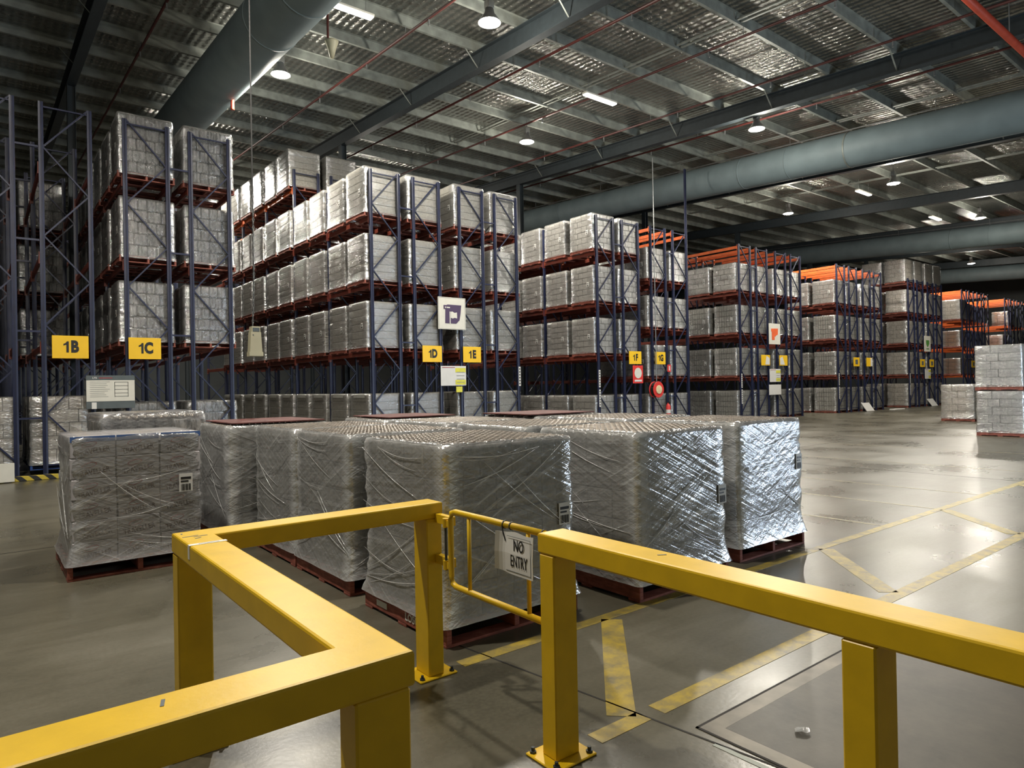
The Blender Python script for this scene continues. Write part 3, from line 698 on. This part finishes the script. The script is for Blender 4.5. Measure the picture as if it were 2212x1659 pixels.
def folds(t, hw, z0, z1, seed, count=9):
    """ropes of gathered film drawn across the two faces that look into the dock"""
    rnd = random.Random(seed)
    for face in (0, 1):
        b = MB()
        for i in range(count):
            low = i % 3 == 0
            ua, za = (-hw+.02 if rnd.random() < .5 else hw-.02, z0+rnd.uniform(.02, .25)) if low else (rnd.uniform(-hw, 0), rnd.uniform(z0+.2, z1-.05))
            ub = ua+(1 if ua < 0 else -1)*rnd.uniform(.45, 1.0); ub = max(-hw+.01, min(hw-.01, ub)); zb = max(z0+.1, min(z1-.04, za+rnd.uniform(.05, .5)*(1 if low or rnd.random() < .7 else -1)))
            w = rnd.uniform(.0012, .0045); pts, n = [], 8
            for k in range(n+1):
                q = k/n; u = ua+(ub-ua)*q; z = za+(zb-za)*q-.03*math.sin(math.pi*q)
                pts.append((-hw-.010, u, z) if face else (u, -hw-.010, z))
            b.tube(pts, [w*(.3+.7*math.sin(math.pi*min(.97, .03+k/n))) for k in range(n+1)], 5)
        b.build('film_fold', FOLDM, t, smooth=True)
def fg_load(x, y, label, rz=0.0, lab=None, cap=False):
    """x, y: the corner nearest the dock; five tiers of packs, the outer ring and the top tier"""
    fgn[0] += 1; rnd = random.Random(100+fgn[0])
    t = thing('wrapped_load', label, 'pallet load', (x+PW/2, y+PW/2, 0), 'wrapped loads on the dock floor', rz)
    fg_pallet(t); nx, ny, nz = 8, 4, 5; h = 1.15/nz; dx, dy = 1.10/nx, 1.10/ny
    for k in range(nz):
        ox, oy = rnd.uniform(-.006, .006), rnd.uniform(-.006, .006)
        for i in range(nx):
            for j in range(ny):
                if 0 < i < nx-1 and 0 < j < ny-1 and k < nz-1: continue
                put('pack', PACKV[0], t, (-.55+dx*(i+.5)+ox+rnd.uniform(-.002, .002), -.55+dy*(j+.5)+oy+rnd.uniform(-.002, .002), .15+k*h))
    c = put('can_tops', CANS, t, (0, 0, .15+nz*h-.006)); c['kind'] = 'stuff'
    f = put('stretch_film', FGF[fgn[0] % 4], t); folds(t, .579, .15, 1.29, 50+fgn[0], 11)
    if lab: label_on(t, lab[0], lab[1])
    return t
a1 = fg_load(2.33, 3.68, 'grey wrapped load right behind the yellow swing gate', lab=((.46, -.585, .74), 0))
fg_load(2.33, 5.12, 'grey wrapped load behind the gate load, second in its row')
fg_load(2.33, 6.33, 'grey wrapped load third back in the row behind the gate')
e1 = fg_load(2.06, 7.58, 'grey wrapped load at the back of the row, under the dark red board')
b1 = fg_load(3.95, 3.47, 'grey wrapped load in the middle front, beside the gate load', lab=((.50, -.585, .72), 0))
fg_load(3.88, 4.74, 'grey wrapped load second in the middle row')
fg_load(3.82, 5.96, 'grey wrapped load third in the middle row')
b4 = fg_load(3.74, 7.18, 'grey wrapped load at the back of the middle row')
c1 = fg_load(5.53, 3.63, 'bluish lit wrapped load standing alone at the right end of the front', lab=((.49, -.585, .86), 0))
fg_load(5.47, 4.95, 'grey wrapped load behind the bluish lit end load')
c3 = fg_load(5.30, 6.20, 'grey wrapped load under the bright red board')
def cap_board(x, y, w, d, label, z=1.325):
    t = thing('cap_board', label, 'board', (x, y, z), 'red boards on the loads')
    for i in range(5): MB().bbox(-w/2, -d/2+i*d/5+.004, 0, w/2, -d/2+(i+1)*d/5-.004, .014, .003).build('board', CAPW, t)
cap_board(2.66, 8.16, 1.05, 1.1, 'dark red timber board lying on the load at the back left')
cap_board(4.32, 7.76, .95, 1.0, 'dark red timber board on the back load of the middle row')
cap_board(5.80, 6.80, 1.1, 1.0, 'bright red timber board on the load at the back right')
text('pallet_print', 'LOSCAM', .075, PAPER, a1, (-.585, -.20, .078), .002, 1.0, rot=(0, 0, -math.pi/2))
MB().box(-.586, .22, .055, -.583, .38, .098).build('pallet_print', PAPER, a1)

# white carton load at the left, and the bottle load behind it
p1 = thing('carton_load', 'wrapped load of printed white cartons standing at the left front', 'pallet load', (.59+PW/2, 7.2+PW/2, 0))
fg_pallet(p1); CM = pack_mesh(.355, .268, .184, CARTON, .006, 'carton'); BAND = MB().box(-.178, -.0015, 0, .178, 0, .05).mesh('blue_band', PRINTB)
OV = MB().prism([(.062*math.cos(a*math.pi/10), .024*math.sin(a*math.pi/10)) for a in range(20)], -.0015, 0).mesh('oval_logo', PRINTR)
OV2 = MB().prism([(.054*math.cos(a*math.pi/10), .017*math.sin(a*math.pi/10)) for a in range(20)], -.003, -.0015).mesh('logo_field', CARTON)
rnd = random.Random(5)
for k in range(6):
    for i in range(3):
        for j in range(4):
            if i == 1 and 0 < j < 3 and k < 5: continue
            c = put('carton', CM, p1, (-.365+.365*i+rnd.uniform(-.006, .006), -.42+.28*j+rnd.uniform(-.004, .004), .15+.190*k), rnd.uniform(-.01, .01))
            if j == 0:
                put('oval_logo', OV, c, (-.03, -.134, .122), rot=(0, R(-12), 0)); put('logo_field', OV2, c, (-.03, -.134, .122), rot=(0, R(-12), 0))
                text('carton_print', 'TRAVELLER', .068, TEXTC, c, (.0, -.134, .058), .0015, .78, .001, rot=(0, R(-8), 0))
                if k == 5: put('blue_band', BAND, c, (0, -.134, .145))
put('stretch_film', film_mesh(1.10, 1.12, 1.295, 6, 31, 10, 4, 5, z0=.132, skirt=.045, m=FILMC), p1); folds(p1, .562, .15, 1.28, 77, 8); label_on(p1, (.40, -.60, .80), 0, 1.1)
p2 = thing('bottle_load', 'taller wrapped bottle load right behind the printed white cartons', 'pallet load', (1.02+PW/2, 8.78+PW/2, 0))
fg_pallet(p2); BP = pack_mesh(.180, .22, .198, PKB, .02, 'bottle_pack')
for k in range(6):
    for i in range(6):
        for j in range(5):
            if 0 < i < 5 and 0 < j < 4 and k < 5: continue
            put('bottle_pack', BP, p2, (-.4675+.187*i+rnd.uniform(-.01, .01), -.448+.224*j+rnd.uniform(-.01, .01), .15+.205*k), rnd.uniform(-.03, .03))
bt = MB()
for i in range(13):
    for j in range(13): bt.lathe([(.034, 0), (.030, .02), (.012, .045), (.013, .06)], 8, o=(-.51+i*.085, -.51+j*.085, 0))
c = put('bottle_tops', bt.mesh('bottle_tops', CANTOP), p2, (0, 0, 1.375)); c['kind'] = 'stuff'
put('stretch_film', film_mesh(1.12, 1.12, 1.45, 6, 41, 10, 4, 5, amp=1.4, m=FILMC), p2); label_on(p2, (.535, -.60, .85), 0, 1.1)

# ------------------------------------------------------------------ yellow guard rails and the swing gate
RW, ZT, RH = .156, 1.013, .092
def post(t, x0, y0, x1, y1, plate=True):
    MB().bbox(x0, y0, .010, x1, y1, ZT-RH, .006).build('post', YEL, t)
    cx, cy = (x0+x1)/2, (y0+y1)/2
    if plate:
        pl = MB().bbox(cx-.125, cy-.105, 0, cx+.125, cy+.105, .012, .004).build('base_plate', YEL, t)
        for sx in (-.1, .1):
            for sy in (-.08, .08): MB().lathe([(.016, .012), (.016, .022), (.009, .022), (.009, .038)], 6, o=(cx+sx, cy+sy, 0)).build('anchor_bolt', STEEL, pl)
def rail(t, poly, name='rail', off=(1, 1, 1, 1)):
    """a box section seen in plan; the edges marked 1 get a rolled corner, mitred ends stay sharp and welded"""
    c = .009; b = MB(); n = len(poly); P = [Vector((x, y, 0)) for x, y in poly]
    nor = []
    for i in range(n):
        e = (P[(i+1) % n]-P[i]).normalized(); nor.append((e, Vector((-e.y, e.x, 0)), off[i]))
    def inset(k):
        out = []
        for i in range(n):
            (e0, n0, o0), (e1, n1, o1) = nor[i-1], nor[i]
            A, B = P[i]+n0*o0*k, P[i]+n1*o1*k; d = e0.x*e1.y-e0.y*e1.x; w = B-A
            out.append(A+e0*((w.x*e1.y-w.y*e1.x)/d))
        return out
    rings = [(inset(c), ZT-RH), (inset(c*.3), ZT-RH+c*.3), (P, ZT-RH+c), (P, ZT-c), (inset(c*.3), ZT-c*.3), (inset(c), ZT)]
    for ring, z in rings: b.v += [(p.x, p.y, z) for p in ring]
    for j in range(5):
        for i in range(n): b.f.append((j*n+i, j*n+(i+1) % n, (j+1)*n+(i+1) % n, (j+1)*n+i))
    b.f += [tuple(range(n))[::-1], tuple(range(5*n, 6*n))]
    return b.build(name, YEL, t)
xl, xr = .705, .705+RW; y3a, y3b = 1.513, 1.513+RW; y1a, y1b = 3.365, 3.365+RW; xe = 2.118
g = thing('guard_rail', 'yellow steel guard rail in a Z shape at the left front', 'barrier')
rail(g, [(-2.6, y3a), (xr, y3a), (xl, y3b), (-2.6, y3b)], off=(1, 0, 1, 1))
rail(g, [(xl, y3b), (xr, y3a), (xr, y1a), (xl, y1b)], off=(0, 1, 0, 1))
rail(g, [(xl, y1b), (xr, y1a), (xe, y1a), (xe, y1b)], off=(0, 1, 1, 1))
post(g, xl-.005, y3a+.002, xr-.01, y3a+.100); post(g, xl+.002, y1b-.102, xr-.002, y1b-.002); post(g, xe-.105, y1a+.002, xe-.003, y1b-.002)
post(g, -1.3, y3a+.002, -1.2, y3b-.002)
h = MB().box(xe, y1a+.02, .86, xe+.006, y1a+.07, .97).box(xe, y1a+.02, .60, xe+.006, y1a+.07, .70).build('hinge_plate', YEL, g)
tp = MB().box(xl-.0015, y3b+1.50, ZT-.06, xl, y3b+1.53, ZT+.001).box(xl-.0015, y3b+1.50, ZT, xr+.001, y3b+1.53, ZT+.0015).build('tape_strip', PAPER, g)
MB().box(xl+.04, y3b+1.512, ZT+.0015, xr-.03, y3b+1.518, ZT+.002).build('tape_print', GREYB, tp)
for (x, y, l, a) in ((xl+.05, y1b-.14, .07, 8), (xl+.09, y1b-.16, .06, 4), (xl+.07, y1b-.20, .03, 30), (xl+.03, y1b-.06, .02, 80), (.30, y3a+.10, .035, 75)):
    d = Vector((math.cos(R(a)), math.sin(R(a)), 0))*l/2
    MB().bar(Vector((x, y, ZT+.0005))-d, Vector((x, y, ZT+.0005))+d, .008, .001).build('scuff_mark', GREYB, g)
g2 = thing('guard_rail', 'yellow steel guard rail running to the right front corner', 'barrier')
x4a, x4b = 1.984, 1.984+RW; y4 = 2.345
rail(g2, [(x4a, -.75), (x4b, -.75), (x4b, y4), (x4a, y4)])
post(g2, x4a+.002, y4-.102, x4b-.014, y4-.004); post(g2, x4a+.002, .873, x4b-.014, .972); post(g2, x4a+.002, -.6, x4b-.014, -.5)
MB().bar((x4a+.08, 1.72, ZT+.001), (x4a+.11, 1.70, ZT+.001), .008, .001).build('scuff_mark', GREYB, g2)
gt = thing('swing_gate', 'small yellow tubular swing gate between the two guard rails', 'gate', (2.035, 0, 0))
MB().tube([(0, 2.352, .998), (0, 2.90, .998), (0, 3.10, .998), (0, 3.135, .988), (0, 3.148, .95), (0, 3.148, .64), (0, 3.135, .600), (0, 3.10, .588), (0, 2.352, .588)], .0165, 10).build('frame_tube', YEL, gt, smooth=True)
for y in (2.97, 2.475): MB().tube([(0, y, .588), (0, y, .998)], .011, 8).build('upright_bar', YEL, gt, smooth=True)
MB().tube([(0, 3.20, .66), (0, 3.20, .94)], .008, 8).build('hinge_pin', STEEL, gt)
for z in (.665, .90):
    MB().tube([(0, 3.20, z), (0, 3.20, z+.05)], .018, 10).box(-.008, 3.15, z+.008, .008, 3.20, z+.042).box(.03, 3.20, z, .066, 3.365, z+.05).build('hinge', YEL, gt)
for y in (2.655, 2.60, 2.36): MB().tube([(.0185*math.cos(a*.7), y, .998+.0185*math.sin(a*.7)) for a in range(10)], .004, 5).build('cable_tie', BLACK, gt)
MB().tube([(-.019, 2.655, .995), (-.024, 2.64, .96), (-.021, 2.625, .925)], .0035, 5).build('cable_tie', BLACK, gt)
# the paper notice hanging on the gate, curling at its near end
def curl(u): return -.022-.030*max(0, (u-.80)/.20)**2
b = MB(); n = 16; yA, yB = 2.42, 2.675; zA0, zA1 = .770, .972
for i in range(n+1):
    u = i/n; y = yA+(yB-yA)*u; dx = curl(u); lift = .03*max(0, (u-.6)/.4)**2
    b.v += [(dx, y, zA0+lift*.6), (dx-.004*math.sin(u*3), y, (zA0+zA1)/2), (dx+.006, y, zA1-.004*math.sin(u*9))]
b.v += [(x+.0012, y, z) for x, y, z in b.v[:]]
m3 = 3*(n+1)
for i in range(n):
    for j in range(2):
        a = i*3+j; b.f += [(a, a+1, a+4, a+3), (m3+a, m3+a+3, m3+a+4, m3+a+1)]
    a = i*3; b.f += [(a, a+3, m3+a+3, m3+a), (a+2, m3+a+2, m3+a+5, a+5)]
b.f += [(0, m3, m3+1, 1), (1, m3+1, m3+2, 2), (3*n, 3*n+1, m3+3*n+1, m3+3*n), (3*n+1, 3*n+2, m3+3*n+2, m3+3*n+1)]
ns = thing('paper_sign', 'white paper notice reading NO ENTRY tied to the yellow gate', 'sign', (2.035, 0, 0))
b.build('sheet', PAPER, ns)
text('lettering', 'NO', .080, BLACK, ns, (-.0255, 2.520, .912), .0, .62, .001, rot=(0, 0, -math.pi/2))
text('lettering', 'ENTRY', .080, BLACK, ns, (-.0255, 2.520, .836), .0, .52, .001, rot=(0, 0, -math.pi/2))
MB().box(-.0245, 2.432, .785, -.0235, 2.62, .787).box(-.0245, 2.432, .785, -.0235, 2.434, .955).box(-.0245, 2.432, .953, -.0235, 2.61, .955).build('border_line', GREYB, ns)

# dock leveller in the floor
dl = thing('dock_leveller', 'steel chequer plate dock leveller set in the floor at the right front', 'leveller', (2.72, -.75, 0))
MB().bbox(.10, .02, 0, 2.2, 2.70, .004, .001).build('plate', CHEQ, dl)
MB().box(0, 0, 0, .014, 2.80, .0035).box(0, 2.785, 0, 2.3, 2.80, .0035).build('gap', DARK, dl)
MB().box(.014, 0, 0, .10, 2.785, .0037).box(.10, 2.70, 0, 2.3, 2.785, .0037).build('edge_frame', simple('worn_steel', (.13, .115, .09), .4, metal=.4, var=.3), dl)
b = MB(); rnd = random.Random(3)
for i in range(9):
    a = i*.7; b.v.append((.06*math.cos(a)*rnd.uniform(.5, 1), .04*math.sin(a)*rnd.uniform(.5, 1), rnd.uniform(.001, .018)))
b.v.append((0, 0, .02)); b.f = [(i, (i+1) % 9, 9) for i in range(9)]
tag(b.build('plastic_scrap', FILM, None, (3.07, 1.69, .006)), 'crumpled scrap of clear plastic lying on the chequer plate', 'scrap')

# ------------------------------------------------------------------ signs, boards and fire gear on the rack ends
YS = 16.93
def board(name, label, cat, x0, x1, z0, z1, m, y=YS, group=None, t=.02, ch=.004):
    o = thing(name, label, cat, ((x0+x1)/2, y, (z0+z1)/2), group)
    w, h = (x1-x0)/2, (z1-z0)/2
    MB().bbox(-w, -t, -h, w, 0, h, ch).build('panel', m, o)
    for sx in (-.6, .6): MB().box(sx*w-.012, 0, -h*.8, sx*w+.012, .07, h*.8).build('bracket', ZINC, o)
    return o, w, h
for s, x0, x1 in (('1B', 1.18, 1.83), ('1C', 2.58, 3.23), ('1D', 10.07, 10.73), ('1E', 11.49, 12.15), ('1F', 18.91, 19.59), ('1G', 20.40, 21.0)):
    o, w, h = board('aisle_sign', 'yellow aisle sign with black lettering '+s, 'sign', x0, x1, 2.44, 2.92, SIGNY, group='yellow aisle signs')
    text('lettering', s[1], .33, BLACK, o, (.075, -.022, -.0), .018, .74)
    MB().prism([(-.03, -.115), (-.03, .12), (-.065, .12), (-.085, .085), (-.125, .065), (-.125, .028), (-.080, .045), (-.075, .045), (-.075, -.115)], -.0225, -.02).build('lettering', BLACK, o)
for s, x0, x1, lb in ((0, 27.74, 28.45, 'left of the orange printed board'), (1, 29.26, 29.95, 'right of the orange printed board'), (2, 36.6, 37.28, 'left one on the fourth rack pair'), (3, 38.1, 38.8, 'right one on the fourth rack pair'),
                     (4, 45.3, 45.98, 'left one under the green printed board'), (5, 46.75, 47.4, 'right one under the green printed board'), (6, 54.0, 54.75, 'farthest one, beside the open floor stack')):
    o, w, h = board('aisle_sign', 'small yellow aisle sign, '+lb, 'sign', x0, x1, 2.44, 2.92, SIGNY, group='far yellow aisle signs')
    if s < 2: MB().prism([(-.05, -.2), (.3, -.2), (.3, .1), (.05, .2)] if s == 0 else [(-.3, -.2), (.1, -.2), (-.1, .18), (-.3, .1)], -.028, -.021).build('paper_sheet', PAPER, o)
    elif s == 3: MB().box(.12, -.03, -.22, .32, -.021, .22).build('paper_sheet', PAPER, o)
    else: MB().box(-.15, -.03, -.12, .12, -.021, .12).build('print', GREYB, o)
o, w, h = board('flag_board', 'square cream board with a purple letter and white flag above sign 1D', 'sign', 10.62, 11.60, 3.42, 4.38, WHITE)
big = [(-.30, .24), (-.30, .12), (-.24, .12), (-.24, .08), (-.25, -.30), (.14, -.30), (.26, -.19), (.30, .0), (.33, .26), (-.16, .26), (-.20, .24)]
MB().prism(big, -.028, -.021).build('letter_shape', PURPLE, o)
fl = [(-.095, -.32), (-.06, -.32), (-.055, -.13), (.02, -.15), (.08, -.125), (.17, -.14), (.165, .04), (.08, .02), (.0, .06), (-.05, .05), (-.095, .055)]
MB().prism(fl, -.034, -.028).build('flag_shape', WHITE, o); MB().box(-.068, -.035, -.30, -.058, -.034, .05).build('flag_pole', PURPLE, o)
MB().box(-.255, -.034, .155, -.215, -.028, .195).box(-.195, -.034, .155, -.08, -.028, .19).build('small_print', WHITE, o)
for (a, c) in (((-.47, -.46), (-.46, .46)), ((.46, -.46), (.47, .46)), ((-.47, .455), (.47, .465)), ((-.47, -.465), (.47, -.455))): MB().box(a[0], -.023, a[1], c[0], -.02, c[1]).build('border', PRINTG, o)
def notice(x0, x1, z0, z1, label, split=True):
    o, w, h = board('notice_board', label, 'notice', x0, x1, z0, z1, PAPER)
    if split:
        for zz, hh in ((.10*h/.29, .15*h/.29), (-.26*h/.29, .16*h/.29)): MB().box(.06*w/.44, -.025, zz-.0, w*.96, -.021, zz+hh-.02).build('yellow_sheet', LIME, o)
        for i in range(4): MB().box(.1*w/.44, -.027, -.2*h/.29+i*.1*h/.29, w*.85, -.0255, -.185*h/.29+i*.1*h/.29).build('text_line', PRINTG, o)
        MB().box(-w*.9, -.024, h*.82, w*.1, -.021, h*.88).build('text_line', PRINTR, o)
    return o
notice(10.68, 11.58, 1.74, 2.33, 'white notice with two lime yellow sheets between signs 1D and 1E')
o, w, h = board('tag_sheet', 'small bright tag under the white and lime notice', 'notice', 11.22, 11.44, 1.54, 1.71, LIME)
notice(28.41, 29.33, 1.68, 2.28, 'white and yellow notice under the orange printed board')
o, w, h = board('notice_board', 'plain white sheet at knee height under the orange printed board', 'notice', 28.34, 29.35, 1.09, 1.56, PAPER)
notice(46.0, 46.85, 1.71, 2.33, 'white and yellow notice under the green printed board')
o, w, h = board('flag_board', 'white board with an orange printed letter and flag on the third rack pair', 'sign', 28.40, 29.36, 3.42, 4.38, WHITE)
MB().prism([(-.30, .24), (.28, .26), (.26, -.02), (.08, -.08), (.08, -.12), (-.02, -.12), (-.02, -.28), (-.25, -.28), (-.25, .1), (-.30, .1)], -.028, -.021).build('letter_shape', ORANGEP, o)
o, w, h = board('flag_board', 'white board with a green printed mark on the tall fifth rack pair', 'sign', 45.95, 46.92, 3.40, 4.38, WHITE)
MB().prism([(-.25, .22), (.25, .22), (.25, .0), (.0, -.22), (-.2, -.05)], -.028, -.021).build('letter_shape', GREENP, o); MB().box(-.2, -.028, -.34, .2, -.021, -.28).build('small_print', GREENP, o)
for x, y, lb in ((37.8, 16.6, 'tilted white sheet stand at the foot of the fourth rack pair'), (46.6, 16.6, 'tilted white sheet stand at the foot of the fifth rack pair')):
    t = thing('sheet_stand', lb, 'notice', (x, y, 0), 'tilted sheet stands')
    MB().prism([(0, .02), (.30, .46), (.32, .45), (.02, .01)], -.45, .45, 'yz').build('sheet', PAPER, t); MB().box(-.3, .28, 0, -.27, .31, .42).box(.27, .28, 0, .3, .31, .42).build('leg', STEEL, t)
tag(MB().bbox(39.7, 16.15, 0, 41.0, 16.45, .06, .01).build('floor_plate', PAPER), 'pale flat plate lying on the floor before the fourth rack pair', 'plate')
# big instruction board under 1B / 1C
o, w, h = board('instruction_board', 'grey board with a white text panel and rack drawing below signs 1B and 1C', 'sign', 1.77, 2.69, 1.36, 2.08, GREYB, t=.025)
MB().box(-.455, -.034, -.20, .455, -.025, .255).build('white_panel', WHITE, o)
text('lettering', 'LTS', .055, PAPER, o, (-.30, -.027, .305), .001, 1.0, .001)
MB().box(-.22, -.027, .295, .03, -.025, .312).build('header_line', PRINTR, o)
for i in range(9): MB().box(-.39, -.036, .215-i*.040, (-.02, -.08, -.06, -.10, -.02, -.06, -.12, -.09, -.05)[i], -.034, .225-i*.040).build('text_line', PRINTG, o)
d = MB()
for z in (.21, .13, .05, -.03, -.10): d.box(.075, -.037, z, .325, -.034, z+.008)
d.box(.068, -.037, -.11, .076, -.034, .215); d.box(.324, -.037, -.11, .332, -.034, .215); d.build('rack_drawing', BLACK, o)
MB().box(-.36, -.032, -.36, -.27, -.025, -.22).build('paper_tag', PAPER, o)
# fire gear by 1G
o, w, h = board('fire_sign', 'red sign with a white disc under sign 1F', 'sign', 19.10, 19.66, 1.72, 2.39, REDS)
MB().prism([(.20*math.cos(a*math.pi/12), .05+.20*math.sin(a*math.pi/12)) for a in range(24)], -.028, -.021).build('disc', WHITE, o)
MB().box(-.20, -.028, -.27, .20, -.021, -.20).build('print', PAPER, o)
o, w, h = board('fire_sign', 'small red extinguisher sign right of sign 1G', 'sign', 21.12, 21.32, 2.15, 2.43, REDS)
MB().box(-.03, -.026, -.09, .03, -.021, .09).build('print', PAPER, o)
hr = thing('fire_hose_reel', 'red fire hose reel with a cream hub below sign 1G', 'hose reel', (20.33, 16.86, 1.47))
MB().lathe([(.30, -.14), (.31, -.13), (.31, -.12), (.16, -.11)], 24, 'y').build('front_disc', REDS, hr, smooth=False)
MB().lathe([(.30, .06), (.31, .07), (.31, .08), (.1, .08)], 24, 'y').build('back_disc', REDS, hr)
for r_ in (.20, .235, .27):
    for yy in (-.08, -.03, .02): MB().tube([(r_*math.cos(a*math.pi/12), yy, r_*math.sin(a*math.pi/12)) for a in range(25)], .018, 6).build('hose', BLACK, hr)
MB().lathe([(.17, -.15), (.16, -.17), (.03, -.18)], 20, 'y').build('hub', simple('cream_hub', (.75, .62, .38), .5), hr)
MB().box(-.06, .08, -.08, .14, .16, .08).build('mounting_bracket', STEEL, hr)
MB().tube([(.02, -.02, .05), (.02, -.02, 8.9)], .018, 8).build('supply_pipe', ZINC, hr)
MB().tube([(-.25, -.1, -.22), (-.32, -.1, -.42), (-.22, -.1, -.48), (-.18, -.1, -.40)], .015, 6).build('hose_nozzle', BLACK, hr)
fe = thing('fire_extinguisher', 'red fire extinguisher with a white label on the rack under sign 1G', 'extinguisher', (21.02, 16.84, .38))
MB().lathe([(.085, 0), (.09, .02), (.09, .42), (.06, .50), (.03, .52), (.03, .56)], 16).build('cylinder', REDS, fe, smooth=True)
MB().lathe([(.092, .16), (.092, .30)], 16).build('label_band', PAPER, fe); MB().box(-.02, -.10, .55, .02, .03, .60).build('handle', BLACK, fe); MB().tube([(.05, 0, .55), (.11, 0, .45), (.11, 0, .2)], .012, 6).build('hose', BLACK, fe)
MB().box(-.05, .06, .1, .05, .15, .4).build('wall_bracket', ZINC, fe)
# far left foot guard, board and blue pallets
hg = thing('foot_guard', 'black and yellow striped guard on the floor in front of rack 1B', 'guard', (-.5, 16.25, 0))
MB().bbox(0, 0, 0, 1.75, .10, .10, .01).build('guard_rail', HAZ, hg); MB().box(.1, .10, 0, .16, .7, .06).box(1.5, .10, 0, 1.56, .7, .06).build('guard_arm', STEEL, hg)
o, w, h = board('cream_board', 'plain cream board low at the left edge in front of rack 1B', 'sign', -.30, .50, .02, .38, WHITE, y=16.15)
# hanging gear
hc = thing('hanging_box', 'beige tapered plastic box hanging on a long chain before rack 1D', 'control box', (3.045, 9.69, 2.17))
MB().prism([(-.095, 0), (.095, 0), (.095, .06), (.085, .06), (.068, .34), (.06, .34), (.055, .42), (-.055, .42), (-.06, .34), (-.068, .34), (-.085, .06), (-.095, .06)], -.06, .06).build('casing', CREAM, hc)
MB().box(-.095, -.068, .005, .095, -.06, .055).build('foot_band', CREAM, hc); MB().box(-.045, -.066, .35, .045, -.06, .40).build('top_recess', GREYB, hc)
MB().lathe([(.008, -.066), (.008, -.06)], 8, 'y', (-.04, 0, .30)).build('button', GREYB, hc)
MB().tube([(-.03, 0, .42), (-.02, 0, .62), (-.005, 0, 1.0), (0, 0, 2.2), (0, 0, 8.55)], .011, 6).build('cable', BLACK, hc)
for i in range(34):
    z = .44+i*.055; MB().tube([(.012*math.cos(a*math.pi/3)*(1 if i % 2 else .3)-.03+.03*min(1, i/14), .012*math.cos(a*math.pi/3)*(.3 if i % 2 else 1)-.02, z+.032*math.sin(a*math.pi/3)) for a in range(7)], .004, 4).build('chain_link', ZINC, hc)
rd = thing('roof_device', 'beige bell shaped device on a red drop pipe under the roof, left of the lamp', 'detector', (7.0, 15.9, 10.2))
MB().lathe([(.05, -.22), (.10, 0), (.16, .16), (.17, .2), (.05, .22)], 14).build('casing', CREAM, rd, smooth=True); MB().tube([(-.1, 0, .2), (-.1, 0, 1.0)], .03, 8).build('drop_pipe', PIPE, rd)
tg = thing('hanging_marker', 'small orange and white marker hanging under the roof beside the left duct', 'marker', (5.62, 19.5, 9.55))
MB().lathe([(.05, 0), (.055, .02), (.05, .32)], 10).build('orange_end', PIPEB, tg); MB().lathe([(.05, .32), (.05, .62)], 10).build('white_end', PAPER, tg); MB().tube([(0, 0, .62), (0, 0, 1.9)], .008, 5).build('wire', ZINC, tg)
# strip labels on top of the ground loads of 1D
for o in [o for o in COL.objects if o.get('label', '').startswith('grey load on floor of rack 1D, left')]:
    l = MB().box(-.606, -.40, 1.44, -.602, .30, 1.53).build('top_strip', PRINTG, o)
